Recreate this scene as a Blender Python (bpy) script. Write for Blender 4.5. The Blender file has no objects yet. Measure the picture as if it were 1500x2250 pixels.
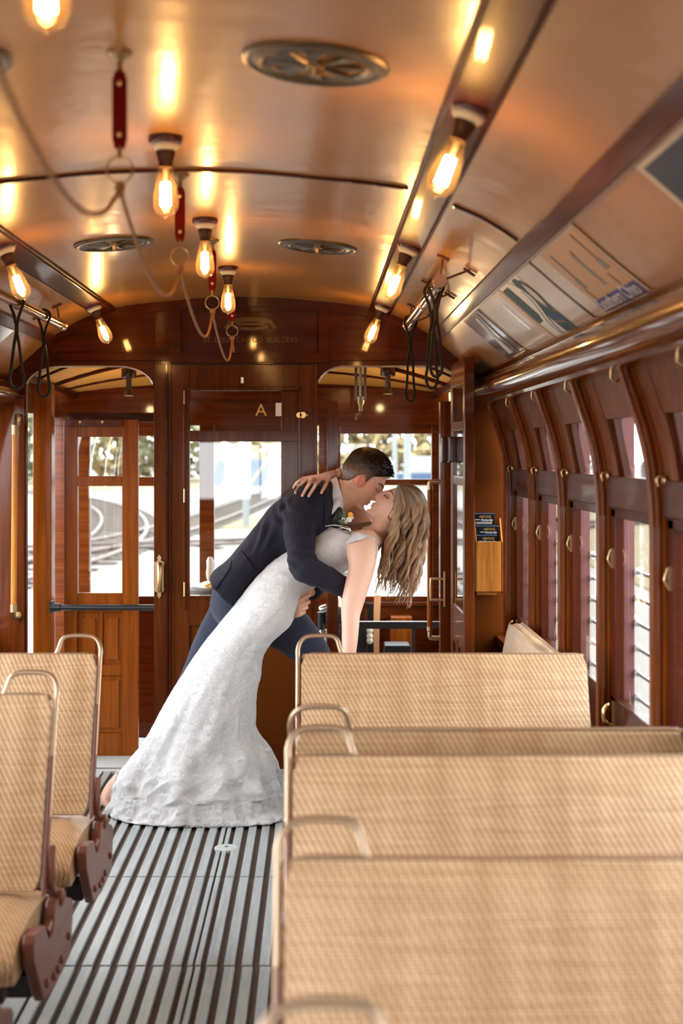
import bpy, math, random
from math import sin, cos, pi, sqrt, exp, radians
from mathutils import Vector, Matrix, noise, Quaternion
R = random.Random(7)
SC = bpy.context.scene
COL = SC.collection
# ------------------------------------------------------------------ camera, world, light, exposure
F = 3125.0; CX = .354; H = 1.5            # 50 mm lens; eye position in the aisle
cam = bpy.data.cameras.new('camera'); camo = bpy.data.objects.new('camera', cam); COL.objects.link(camo)
camo.location = (CX, 0, H); camo.rotation_euler = (pi/2, 0, 0)
cam.lens = 50; cam.sensor_width = 36; cam.sensor_fit = 'AUTO'
cam.shift_x = (750-697)/2250; cam.shift_y = -(1125-995)/2250
cam.clip_start = .05; cam.clip_end = 600
cam.dof.use_dof = True; cam.dof.focus_distance = 5.85; cam.dof.aperture_fstop = 3.0
SC.camera = camo
SC.view_settings.view_transform = 'Standard'; SC.view_settings.look = 'None'
SC.view_settings.exposure = .22; SC.view_settings.gamma = 1.0; SC.view_settings.use_curve_mapping = False
W = bpy.data.worlds.new('World'); SC.world = W; W.use_nodes = True
WSTR = 9.0
W.node_tree.nodes['Background'].inputs[0].default_value = (.93, .965, 1, 1)
W.node_tree.nodes['Background'].inputs[1].default_value = WSTR
cy = SC.cycles
cy.max_bounces = 9; cy.diffuse_bounces = 4; cy.glossy_bounces = 4; cy.transmission_bounces = 4; cy.transparent_max_bounces = 16
cy.caustics_reflective = False; cy.caustics_refractive = False; cy.sample_clamp_indirect = 6.0; cy.sample_clamp_direct = 0
cy.blur_glossy = 1.0
def portal(name, loc, rot, sx, sy):
    l = bpy.data.lights.new(name, 'AREA'); l.shape = 'RECTANGLE'; l.size = sx; l.size_y = sy; l.cycles.is_portal = True
    o = bpy.data.objects.new(name, l); o.location = loc; o.rotation_euler = rot; COL.objects.link(o)
portal('window_portal', (1.36, 1.9, 1.2), (0, pi/2, 0), 1.1, 9.8)        # daylight enters here: right windows
portal('window_portal', (-1.36, 1.9, 1.2), (0, -pi/2, 0), 1.1, 9.8)      # unseen left bays, unglazed to admit more light
portal('window_portal', (0, -3.06, 1.28), (pi/2, 0, 0), 2.1, .7)       # rear windows
portal('window_portal', (0, 8.2, 1.1), (-pi/2, 0, 0), 2.2, 1.3)        # front platform windows
portal('window_portal', (-1.2, 7.4, .9), (0, -pi/2, 0), 1.7, 1.2)       # open side doorway of the front platform

def P(px, py, Y):                          # place in the car seen at a photo point, at distance Y down the aisle
    return Vector((CX+(px-697)*Y/F, Y, H-(py-995)*Y/F))
# ------------------------------------------------------------------ materials
MT = {}
def mat(name, base=(.5,.5,.5), rough=.5, metal=0., coat=0., coat_r=.08, spec=.5, emis=None, estr=0., sheen=0., bump=0., bscale=100., sub=0.):
    m = bpy.data.materials.new(name); m.use_nodes = True; nt = m.node_tree; b = nt.nodes['Principled BSDF']
    b.inputs['Base Color'].default_value = (*base, 1); b.inputs['Roughness'].default_value = rough; b.inputs['Metallic'].default_value = metal
    b.inputs['Coat Weight'].default_value = coat; b.inputs['Coat Roughness'].default_value = coat_r
    b.inputs['Specular IOR Level'].default_value = spec; b.inputs['Sheen Weight'].default_value = sheen
    if emis: b.inputs['Emission Color'].default_value = (*emis, 1); b.inputs['Emission Strength'].default_value = estr
    if sub: b.inputs['Subsurface Weight'].default_value = sub; b.inputs['Subsurface Radius'].default_value = (.02,.008,.004)
    if bump:
        n = N(nt, 'ShaderNodeTexNoise', Scale=bscale, Detail=4.); c = nt.nodes.new('ShaderNodeTexCoord'); nt.links.new(c.outputs['Object'], n.inputs['Vector'])
        bp = N(nt, 'ShaderNodeBump', Strength=bump, Distance=.01); nt.links.new(n.outputs['Fac'], bp.inputs['Height']); nt.links.new(bp.outputs['Normal'], b.inputs['Normal'])
    MT[name] = m; return m
def N(nt, t, **kw):
    n = nt.nodes.new(t)
    for k, v in kw.items():
        if k in n.inputs: n.inputs[k].default_value = v
        else: setattr(n, k, v)
    return n
def ramp(nt, fac, stops):
    r = nt.nodes.new('ShaderNodeValToRGB'); e = r.color_ramp.elements
    while len(e) < len(stops): e.new(.5)
    for i, (p, c) in enumerate(stops): e[i].position = p; e[i].color = (*c, 1)
    nt.links.new(fac, r.inputs['Fac']); return r.outputs['Color']
def mth(nt, op, a, b=None, c=None):
    n = nt.nodes.new('ShaderNodeMath'); n.operation = op
    for i, v in enumerate((a, b, c)):
        if v is None: continue
        if isinstance(v, (int, float)): n.inputs[i].default_value = v
        else: nt.links.new(v, n.inputs[i])
    return n.outputs[0]
def wood(name, c1, c2, c3, axis='z', rough=.42, coat=.6, coat_r=.08, gs=1., bump=.12):
    m = mat(name, c2, rough, coat=coat, coat_r=coat_r, spec=.12); m.node_tree.nodes['Principled BSDF'].inputs['Specular Tint'].default_value = (1,.55,.30,1); nt = m.node_tree; b = nt.nodes['Principled BSDF']
    tc = nt.nodes.new('ShaderNodeTexCoord'); mp = nt.nodes.new('ShaderNodeMapping'); nt.links.new(tc.outputs['Object'], mp.inputs['Vector'])
    s = [38*gs]*3; s['xyz'.index(axis)] = 1.6*gs; mp.inputs['Scale'].default_value = s
    n = N(nt, 'ShaderNodeTexNoise', Scale=1., Detail=5., Roughness=.62, Distortion=.35); nt.links.new(mp.outputs[0], n.inputs['Vector'])
    n2 = N(nt, 'ShaderNodeTexNoise', Scale=5., Detail=3., Roughness=.6); nt.links.new(mp.outputs[0], n2.inputs['Vector'])
    f = mth(nt, 'ADD', mth(nt, 'MULTIPLY', n.outputs['Fac'], .7), mth(nt, 'MULTIPLY', n2.outputs['Fac'], .3))
    nt.links.new(ramp(nt, f, [(.32, c1), (.5, c2), (.68, c3)]), b.inputs['Base Color'])
    bp = N(nt, 'ShaderNodeBump', Strength=bump, Distance=.002); nt.links.new(n2.outputs['Fac'], bp.inputs['Height']); nt.links.new(bp.outputs['Normal'], b.inputs['Normal'])
    return m
DK = ((.020,.0022,.0006), (.046,.0055,.0010), (.085,.0115,.0018))
MD = ((.050,.0090,.0012), (.105,.0205,.0028), (.165,.037,.0050))
OK_ = ((.16,.036,.0035), (.26,.064,.0060), (.35,.098,.011))
DK_LIT = ((.034,.0060,.0009), (.074,.0150,.0020), (.115,.0270,.0038))  # bulkhead mahogany, colour lightened for the parts that more daylight reaches
for a in 'xyz':
    wood('teak_'+a, *DK_LIT, axis=a, coat=.25, coat_r=.10)
    wood('mahogany_'+a, *DK, axis=a, coat=.26, coat_r=.06)
    wood('walnut_'+a, *MD, axis=a, coat=.4, coat_r=.10)
    wood('oak_'+a, *OK_, axis=a, coat=.3, coat_r=.12)
wood('ribwood', (.075,.014,.0012), (.165,.037,.0032), (.25,.066,.0075), axis='z', coat=.45, coat_r=.1)
wood('cornice_wood', (.075,.013,.0018), (.13,.026,.0034), (.20,.045,.0065), axis='y', coat=1., coat_r=.05, rough=.25)
wood('sawn_wood', (.050,.011,.0028), (.13,.036,.010), (.21,.070,.022), axis='z', coat=.15, coat_r=.3, rough=.5, gs=1.6, bump=.4)
wood('lightoak', (.30,.10,.015), (.50,.19,.035), (.62,.28,.07), axis='z', coat=.3, gs=1.2)
mat('brownpanel', (.095,.0225,.0018), .5, spec=.06, coat=.05, coat_r=.15, bump=.06, bscale=300)
mat('brass', (.62,.42,.20), .28, metal=1.); mat('agedbrass', (.42,.29,.16), .36, metal=1.)
mat('bronze', (.42,.30,.20), .38, metal=.8); mat('steel', (.55,.55,.55), .3, metal=1.); mat('copperpole', (.60,.34,.20), .16, metal=.92)
mat('black', (.012,.012,.014), .35, spec=.5); mat('blackleather', (.010,.007,.006), .55, spec=.2); mat('redleather', (.15,.003,.002), .55, spec=.08)
mat('canepiping', (.26,.15,.075), .5); mat('rope', (.42,.22,.11), .8, bump=.5, bscale=400); mat('porcelain', (.62,.56,.44), .35); mat('socket', (.10,.045,.02), .4, metal=.5)
mat('darkwoodblock', (.07,.012,.006), .3, coat=.6); mat('iron', (.17,.055,.030), .42, coat=.2); mat('darkiron', (.03,.012,.010), .5)
mat('floorbase', (.075,.045,.030), .75, bump=.6, bscale=90); mat('sheet', (.46,.50,.49), .35, bump=.05)
mat('cream', (.58,.44,.33), .3, coat=.3); mat('maroon', (.20,.075,.075), .6); mat('strapleather', (.60,.30,.13), .5)
mat('silvertrim', (.60,.56,.50), .25, metal=.9); mat('gold', (.55,.33,.08), .4, metal=.3); mat('goldink', (.13,.062,.012), .5)
mat('paperwhite', (.8,.8,.78), .5); mat('papernavy', (.004,.004,.007), .6, spec=.15); mat('paperblue', (.10,.22,.42), .4); mat('whiteink', (.75,.77,.8), .5)
mat('filament', (1,.6,.2), .5, emis=(1,.60,.24), estr=170.)
# floor slats: grey worn paint
m = mat('slat', (.50,.55,.54), .33, coat=.25, coat_r=.2); nt = m.node_tree; b = nt.nodes['Principled BSDF']
tc = nt.nodes.new('ShaderNodeTexCoord'); mp = nt.nodes.new('ShaderNodeMapping'); mp.inputs['Scale'].default_value = (60,3,60); nt.links.new(tc.outputs['Object'], mp.inputs['Vector'])
n = N(nt, 'ShaderNodeTexNoise', Scale=1.5, Detail=6., Roughness=.7); nt.links.new(mp.outputs[0], n.inputs['Vector'])
nt.links.new(ramp(nt, n.outputs['Fac'], [(.25,(.20,.21,.205)), (.5,(.33,.37,.37)), (.75,(.42,.47,.47))]), b.inputs['Base Color'])
nt.links.new(mth(nt, 'MULTIPLY_ADD', n.outputs['Fac'], .35, .2), b.inputs['Roughness'])
# ceiling: varnished cream headlining, slightly wavy gloss
m = mat('ceilinglining', (.42,.22,.08), .32, coat=.42, coat_r=.16, spec=.6); nt = m.node_tree; b = nt.nodes['Principled BSDF']
tc = nt.nodes.new('ShaderNodeTexCoord'); n = N(nt, 'ShaderNodeTexNoise', Scale=1.7, Detail=3.); nt.links.new(tc.outputs['Object'], n.inputs['Vector'])
nt.links.new(ramp(nt, n.outputs['Fac'], [(.3,(.40,.175,.036)), (.7,(.50,.235,.060))]), b.inputs['Base Color'])
n2 = N(nt, 'ShaderNodeTexNoise', Scale=9., Detail=2.); nt.links.new(tc.outputs['Object'], n2.inputs['Vector'])
n3 = N(nt, 'ShaderNodeTexNoise', Scale=420., Detail=2.); nt.links.new(tc.outputs['Object'], n3.inputs['Vector'])
h = mth(nt, 'ADD', mth(nt,'MULTIPLY', n2.outputs['Fac'], 1.0), mth(nt, 'MULTIPLY', n3.outputs['Fac'], .012))
bp = N(nt, 'ShaderNodeBump', Strength=.35, Distance=.006); nt.links.new(h, bp.inputs['Height'])
for s in ('Normal', 'Coat Normal'): nt.links.new(bp.outputs['Normal'], b.inputs[s])
mat('hoodlining', (.62,.30,.05), .6, bump=.15, bscale=120)
# rattan twill
m = mat('rattan', (.7,.5,.3), .42, coat=.15, coat_r=.3); nt = m.node_tree; b = nt.nodes['Principled BSDF']
tc = nt.nodes.new('ShaderNodeTexCoord'); sx = nt.nodes.new('ShaderNodeSeparateXYZ'); nt.links.new(tc.outputs['UV'], sx.inputs[0])
u, v = sx.outputs[0], sx.outputs[1]
def wv(fu, fv): return mth(nt, 'SINE', mth(nt, 'ADD', mth(nt, 'MULTIPLY', u, fu), mth(nt, 'MULTIPLY', v, fv)))
tw = mth(nt, 'MULTIPLY_ADD', wv(2*pi*74, 2*pi*42), .5, .5)
th = mth(nt, 'MULTIPLY_ADD', wv(0, 2*pi*190), .5, .5)
tv = mth(nt, 'MULTIPLY_ADD', wv(2*pi*140, 0), .5, .5)
mp = nt.nodes.new('ShaderNodeMapping'); mp.inputs['Scale'].default_value = (5,130,1); nt.links.new(tc.outputs['UV'], mp.inputs['Vector'])
ns = N(nt, 'ShaderNodeTexNoise', Scale=1., Detail=3.); nt.links.new(mp.outputs[0], ns.inputs['Vector'])
mp2 = nt.nodes.new('ShaderNodeMapping'); mp2.inputs['Scale'].default_value = (26,2,1); nt.links.new(tc.outputs['UV'], mp2.inputs['Vector'])
ns2 = N(nt, 'ShaderNodeTexNoise', Scale=1., Detail=3.); nt.links.new(mp2.outputs[0], ns2.inputs['Vector'])
f = mth(nt,'ADD', mth(nt,'ADD', mth(nt,'MULTIPLY',tw,.22), mth(nt,'MULTIPLY',mth(nt,'MULTIPLY',th,tv),.26)), mth(nt,'ADD', mth(nt,'MULTIPLY',ns.outputs['Fac'],.36), mth(nt,'MULTIPLY',ns2.outputs['Fac'],.30)))
nt.links.new(ramp(nt, f, [(.32,(.30,.155,.068)), (.55,(.50,.315,.162)), (.82,(.76,.58,.375))]), b.inputs['Base Color'])
bp = N(nt, 'ShaderNodeBump', Strength=.3, Distance=.002); nt.links.new(mth(nt,'ADD',mth(nt,'MULTIPLY',th,tv),tw), bp.inputs['Height']); nt.links.new(bp.outputs['Normal'], b.inputs['Normal'])
# glass: clear pane with real reflections
def glass(name, tint=(.97,.98,.97), gr=.0, ior=1.5, milk=0., milkc=(1,.7,.35), boost=1.):
    m = bpy.data.materials.new(name); m.use_nodes = True; nt = m.node_tree; nt.nodes.clear()
    o = nt.nodes.new('ShaderNodeOutputMaterial'); t = nt.nodes.new('ShaderNodeBsdfTransparent'); t.inputs[0].default_value = (*tint,1)
    g = nt.nodes.new('ShaderNodeBsdfGlossy'); g.inputs['Roughness'].default_value = gr; fr = N(nt, 'ShaderNodeFresnel', IOR=ior); ge = nt.nodes.new('ShaderNodeNewGeometry'); nt.links.new(mth(nt,'MULTIPLY_ADD',ge.outputs['Backfacing'],1/ior-ior,ior), fr.inputs['IOR'])
    mx = nt.nodes.new('ShaderNodeMixShader'); nt.links.new(mth(nt,'MULTIPLY',fr.outputs[0],boost), mx.inputs[0]); nt.links.new(t.outputs[0], mx.inputs[1]); nt.links.new(g.outputs[0], mx.inputs[2])
    out = mx.outputs[0]
    if milk:
        d = nt.nodes.new('ShaderNodeBsdfTranslucent'); d.inputs[0].default_value = (*milkc,1); m2 = nt.nodes.new('ShaderNodeMixShader'); m2.inputs[0].default_value = milk
        nt.links.new(out, m2.inputs[1]); nt.links.new(d.outputs[0], m2.inputs[2]); out = m2.outputs[0]
    nt.links.new(out, o.inputs['Surface']); MT[name] = m
glass('glass'); glass('bulbglass', (1,.88,.62), ior=1.45, milk=.02)
# ------------------------------------------------------------------ mesh helpers
def world_loc(o):
    v = Vector((0,0,0))
    while o is not None: v += o.location; o = o.parent
    return v
class MB:
    def __init__(s): s.v = []; s.f = []; s.mi = []; s.uv = {}; s.m = 0
    def add(s, vs, fs):
        k = len(s.v); s.v += [tuple(p) for p in vs]; s.f += [tuple(i+k for i in q) for q in fs]; s.mi += [s.m]*len(fs); return k
    def box(s, x0, x1, y0, y1, z0, z1):
        s.add([(x,y,z) for z in (z0,z1) for y in (y0,y1) for x in (x0,x1)], [(0,2,3,1),(4,5,7,6),(0,1,5,4),(2,6,7,3),(0,4,6,2),(1,3,7,5)]); return s
    def prism(s, pts, ax, a, b):            # polygon pts in the plane across axis ax, between a and b
        n = len(pts)
        def q(p, t):
            c = list(p); c.insert(ax, t); return c
        s.add([q(p,a) for p in pts]+[q(p,b) for p in pts], [tuple(range(n)), tuple(range(2*n-1,n-1,-1))]+[(i,n+i,n+(i+1)%n,(i+1)%n) for i in range(n)]); return s
    def strip(s, xs, lo, hi, y0, y1):       # slab between two curves lo(x), hi(x)
        n = len(xs); vs = []
        for x in xs: vs += [(x,y0,lo(x)),(x,y0,hi(x)),(x,y1,lo(x)),(x,y1,hi(x))]
        fs = [(0,1,3,2), (4*n-4,4*n-2,4*n-1,4*n-3)]
        for i in range(n-1):
            a = 4*i; c = a+4; fs += [(a,c,c+1,a+1),(a+2,a+3,c+3,c+2),(a,a+2,c+2,c),(a+1,c+1,c+3,a+3)]
        s.add(vs, fs); return s
    def tube(s, path, r, n=10, closed=False, ry=None):
        path = [Vector(p) for p in path]; m = len(path); rs = r if isinstance(r, (list,tuple)) else [r]*m
        T = []
        for i in range(m):
            a = path[(i-1)%m] if closed or i else path[0]; b = path[(i+1)%m] if closed or i < m-1 else path[-1]
            T.append((b-a).normalized())
        up = Vector((0,0,1)) if abs(T[0].z) < .9 else Vector((0,1,0)); nrm = T[0].cross(up).normalized(); vs = []; k = []
        for i in range(m):
            nrm = (nrm - T[i]*nrm.dot(T[i])).normalized(); bn = T[i].cross(nrm)
            for j in range(n):
                a = 2*pi*j/n; vs.append(path[i] + (nrm*cos(a) + bn*sin(a)*(1 if ry is None else ry))*rs[i])
        fs = [(i*n+j, i*n+(j+1)%n, ((i+1)%m)*n+(j+1)%n, ((i+1)%m)*n+j) for i in range(m if closed else m-1) for j in range(n)]
        if not closed: fs += [tuple(range(n-1,-1,-1)), tuple(range((m-1)*n, m*n))]
        s.add(vs, fs); return s
    def lathe(s, prof, org, axis=(0,0,1), n=24, cap=True):   # prof: (radius, distance along axis)
        axis = Vector(axis).normalized(); q = Vector((0,0,1)).rotation_difference(axis); org = Vector(org); vs = []
        for r, z in prof:
            for j in range(n): a = 2*pi*j/n; vs.append(org + q @ Vector((r*cos(a), r*sin(a), z)))
        m = len(prof); fs = [(i*n+j, i*n+(j+1)%n, (i+1)*n+(j+1)%n, (i+1)*n+j) for i in range(m-1) for j in range(n)]
        if cap: fs += [tuple(range(n-1,-1,-1)), tuple(range((m-1)*n, m*n))]
        s.add(vs, fs); return s
    def loft(s, secs, n=16, cap=True):      # secs: rings of points
        vs = [p for r in secs for p in r]; n = len(secs[0]); m = len(secs)
        fs = [(i*n+j, i*n+(j+1)%n, (i+1)*n+(j+1)%n, (i+1)*n+j) for i in range(m-1) for j in range(n)]
        if cap: fs += [tuple(range(n-1,-1,-1)), tuple(range((m-1)*n, m*n))]
        s.add(vs, fs); return s
    def build(s, name, mats, parent=None, smooth=False, bevel=0., org=None, seg=2, uv=None):
        mats = mats if isinstance(mats, list) else [mats]
        if parent is not None: o3 = world_loc(parent) if org is None else Vector(org)
        elif org is not None: o3 = Vector(org)
        else:
            o3 = Vector((sum(p[0] for p in s.v)/len(s.v), sum(p[1] for p in s.v)/len(s.v), min(p[2] for p in s.v)))
        me = bpy.data.meshes.new(name); me.from_pydata([(p[0]-o3.x, p[1]-o3.y, p[2]-o3.z) for p in s.v], [], s.f); me.update()
        for k in mats: me.materials.append(MT[k] if isinstance(k, str) else k)
        for i, p in enumerate(me.polygons): p.material_index = s.mi[i]; p.use_smooth = smooth
        if uv:
            ul = me.uv_layers.new(name='UVMap')
            for lp in me.loops: ul.data[lp.index].uv = uv(s.v[lp.vertex_index])
        o = bpy.data.objects.new(name, me); COL.objects.link(o)
        if parent is not None:
            o.parent = parent; o.location = (0,0,0) if org is None else o3 - world_loc(parent)
        else: o.location = o3
        if bevel:
            b = o.modifiers.new('bevel', 'BEVEL'); b.width = bevel; b.segments = seg; b.limit_method = 'ANGLE'; b.angle_limit = radians(40)
        if smooth and hasattr(me, 'set_sharp_from_angle'): me.set_sharp_from_angle(angle=radians(42))
        return o
def tag(o, label=None, cat=None, group=None, kind=None):
    if label: o['label'] = label
    if cat: o['category'] = cat
    if group: o['group'] = group
    if kind: o['kind'] = kind
    return o
def empty(name, loc, label=None, cat=None, group=None, kind=None):
    o = bpy.data.objects.new(name, None); o.location = loc; o.empty_display_size = .05; COL.objects.link(o); return tag(o, label, cat, group, kind)
def kids(o): return [c for c in list(bpy.data.objects) if c.parent == o]
def copy_tree(o, parent=None):
    c = o.copy(); COL.objects.link(c); c.parent = parent
    for ch in kids(o): copy_tree(ch, c)
    return c
def text(s, name, mt, parent, loc, size, rot=(pi/2,0,0), ext=.0006, sx=1., align='CENTER', shear=0., matrix=None, maxw=None):
    cu = bpy.data.curves.new('t', 'FONT'); cu.body = s; cu.size = size; cu.extrude = ext; cu.align_x = align; cu.align_y = 'CENTER'; cu.shear = shear
    t = bpy.data.objects.new('t', cu); COL.objects.link(t); dg = bpy.context.evaluated_depsgraph_get(); dg.update()
    me = bpy.data.meshes.new_from_object(t.evaluated_get(dg)); COL.objects.unlink(t)
    M = matrix if matrix is not None else Matrix.Translation(loc) @ Matrix([[c for c in r] for r in __import__('mathutils').Euler(rot).to_matrix().to_4x4()])
    if maxw:
        w = max(v.co.x for v in me.vertices)-min(v.co.x for v in me.vertices); sx = maxw/w
    me.transform(Matrix.Translation(-world_loc(parent)) @ M @ Matrix.Diagonal((sx,1,1,1)))
    me.materials.clear(); me.materials.append(MT[mt])
    o = bpy.data.objects.new(name, me); COL.objects.link(o); o.parent = parent; return o
def cr(pts, n):                             # Catmull-Rom resample of tuples of floats, n steps a span
    out = []; m = len(pts)
    for i in range(m-1):
        p0 = pts[max(i-1,0)]; p1 = pts[i]; p2 = pts[i+1]; p3 = pts[min(i+2,m-1)]
        for k in range(n):
            t = k/n; out.append(tuple(.5*((2*b)+(-a+c)*t+(2*a-5*b+4*c-d)*t*t+(-a+3*b-3*c+d)*t**3) for a,b,c,d in zip(p0,p1,p2,p3)))
    out.append(tuple(pts[-1])); return out
def lerp_curve(pts):
    def f(x):
        if x <= pts[0][0]: return pts[0][1]
        for (a,b),(c,d) in zip(pts, pts[1:]):
            if x <= c: return b+(d-b)*(x-a)/(c-a)
        return pts[-1][1]
    return f
# ------------------------------------------------------------------ car body
YB = 6.745; Y0 = -3.0
half = cr([(0,2.238),(.18,2.233),(.35,2.218),(.50,2.203),(.63,2.180),(.75,2.137),(.83,2.095),(.92,2.03),(1.03,1.935),(1.12,1.863)], 4)
arch = [(-x,z) for x,z in reversed(half)] + list(half[1:])
zc = lerp_curve(arch)
def S(o, label=None): tag(o, label, None, None, 'structure'); return o
mb = MB(); outer = [(x*1.12, z+.05) for x,z in reversed(arch)]; outer = [(1.30,1.80)]+outer+[(-1.30,1.80)]
n = len(arch); vs = []
for y in (Y0, YB+.03): vs += [(x,y,z) for x,z in arch]
mb.add(vs, [(i,i+1,n+i+1,n+i) for i in range(n-1)])
ov = [(x*1.13,y,z+.05+(.02 if abs(x)>1 else 0)) for y in (Y0,YB+.03) for x,z in arch]; mb.add(ov, [(i,n+i,n+i+1,i+1) for i in range(n-1)])
mb.box(1.12,1.30,Y0,YB+.05,1.80,1.93); mb.box(-1.30,-1.12,Y0,YB+.05,1.80,1.93)
S(mb.build('ceiling', 'ceilinglining', smooth=True), 'varnished cream arched ceiling lining of the tram')
tn = 0
def trim(mb, mt, label, smooth=False, bevel=0.):
    global tn; tn += 1; return S(mb.build('trim_%d' % tn, mt, smooth=smooth, bevel=bevel), label)
def along(pts, y0, y1, mb=None):            # closed profile in x,z swept down the car
    mb = mb or MB(); return mb.prism(pts, 1, y0, y1)
def nrm(x):
    d = .01; s = (zc(x+d)-zc(x-d))/(2*d); v = Vector((s,-1)).normalized(); return v
for sg in (1,-1):                           # glossy lamp boards
    pts = []
    a, b_ = .600*sg, .700*sg
    na, nb = nrm(a), nrm(b_)
    A = Vector((a, zc(a))); B = Vector((b_, zc(b_)))
    pts = [A-na*.01, B-nb*.01, B+nb*.009, B+nb*.009-(B-A)*.07, B+nb*.016-(B-A)*.10, A+na*.016+(B-A)*.10, A+na*.009+(B-A)*.07, A+na*.009]
    if sg < 0: pts = pts[::-1]
    trim(along([tuple(p) for p in pts][::-1], Y0, YB), 'mahogany_y', 'long varnished lamp board along the %s of the ceiling' % ('right' if sg>0 else 'left'), bevel=.003)
    a, b_ = .885*sg, .925*sg; na, nb = nrm(a), nrm(b_); A = Vector((a, zc(a))); B = Vector((b_, zc(b_)))
    pts = [A-na*.01, B-nb*.01, B+nb*.012, A+na*.012]
    if sg < 0: pts = pts[::-1]
    trim(along([tuple(p) for p in pts][::-1], Y0, YB), 'walnut_y', 'narrow varnished strip above the %s advertising panels' % ('right' if sg>0 else 'left'), bevel=.003)
    # cornice: big rolled moulding
    cp = [(1.14,1.89),(1.118,1.885),(1.105,1.872),(1.100,1.858),(1.112,1.848),(1.088,1.835),(1.066,1.812),(1.058,1.785),(1.064,1.757),(1.085,1.738),(1.108,1.733),(1.112,1.722),(1.135,1.718),(1.30,1.718),(1.30,1.89)]
    cp = [(x*sg,z) for x,z in cp]
    if sg < 0: cp = cp[::-1]
    trim(along(cp[::-1], Y0, YB), 'cornice_wood', 'rounded glossy wooden cornice above the %s windows' % ('right' if sg>0 else 'left'), smooth=True)
mb = MB()                                   # transverse batten across the ceiling
for y, x0, x1 in ((3.70,-.59,.59),(3.74,.71,.88),(3.74,-.88,-.71),(3.86,.93,1.115),(3.86,-1.115,-.93)):
    xs = [x0+(x1-x0)*i/14 for i in range(15)]
    mb.strip(xs, lambda x: zc(x)-.007, lambda x: zc(x)+.01, y-.010, y+.010)
trim(mb, 'mahogany_x', 'thin dark batten bent across the ceiling', bevel=.003)
# ribs / windows
RIBY = [6.5-.705*i for i in range(14)]
ribp = cr([(1.123,1.735),(1.150,1.655),(1.178,1.57),(1.199,1.48),(1.210,1.39),(1.214,1.30),(1.2145,1.1),(1.2145,.62)], 3)
cross = [(0,-.010),(0,.010),(.004,.016),(.012,.016),(.015,.022),(.022,.022),(.025,.018),(.029,.018),(.032,.028),(.040,.028),(.042,.022),(.046,.022),(.048,.036),(.085,.036),(.085,-.036),(.048,-.036),(.046,-.022),(.042,-.022),(.040,-.028),(.032,-.028),(.029,-.018),(.025,-.018),(.022,-.022),(.015,-.022),(.012,-.016),(.004,-.016)]
def rib(y, sg):
    secs = []
    for i,(x,z) in enumerate(ribp):
        a = ribp[max(i-1,0)]; b = ribp[min(i+1,len(ribp)-1)]; t = Vector((b[0]-a[0], b[1]-a[1])).normalized(); nn = Vector((-t.y, t.x))   # outward
        secs.append([(sg*(x+nn.x*d), y+w, z+nn.y*d) for d,w in cross])
    return MB().loft(secs)
for sg, side in ((1,'right'),(-1,'left')):
    for i,y in enumerate(RIBY):
        if sg < 0 and i > 9: pass
        trim(rib(y, sg), 'ribwood', 'moulded curved window post on the %s wall, number %d from the front' % (side, i+1), smooth=False)
    w = MB()                                # wall below the windows and curved boards above
    X = lambda a: sg*a
    w.box(min(X(1.262),X(1.30)), max(X(1.262),X(1.30)), Y0, YB, -.02, .66)
    w.box(min(X(1.20),X(1.30)), max(X(1.20),X(1.30)), Y0, YB, .60, .635)
    w.m = 1
    cpath = [(x+.045, z) for x,z in ribp if z > 1.36]
    def curved(y0, y1, zlo):
        pp = [q for q in cpath if q[1] >= zlo-.02]
        secs = [[(sg*(x-.006),y0,z),(sg*(x-.006),y1,z),(sg*(x+.012),y1,z),(sg*(x+.012),y0,z)] for x,z in pp]
        w.loft(secs)
    if sg > 0:  # unseen left side stays open, without boards, for more daylight
        for y in RIBY:
            curved(y+.03, y+.17, 1.40); curved(y-.17, y-.03, 1.40)
        for y in RIBY[1:]: curved(y+.16, y+.55, 1.60)
    S(w.build('wall_'+side, ['walnut_z','sawn_wood']), 'wooden side wall between the window posts, %s side' % side)
wn = 0
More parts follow.
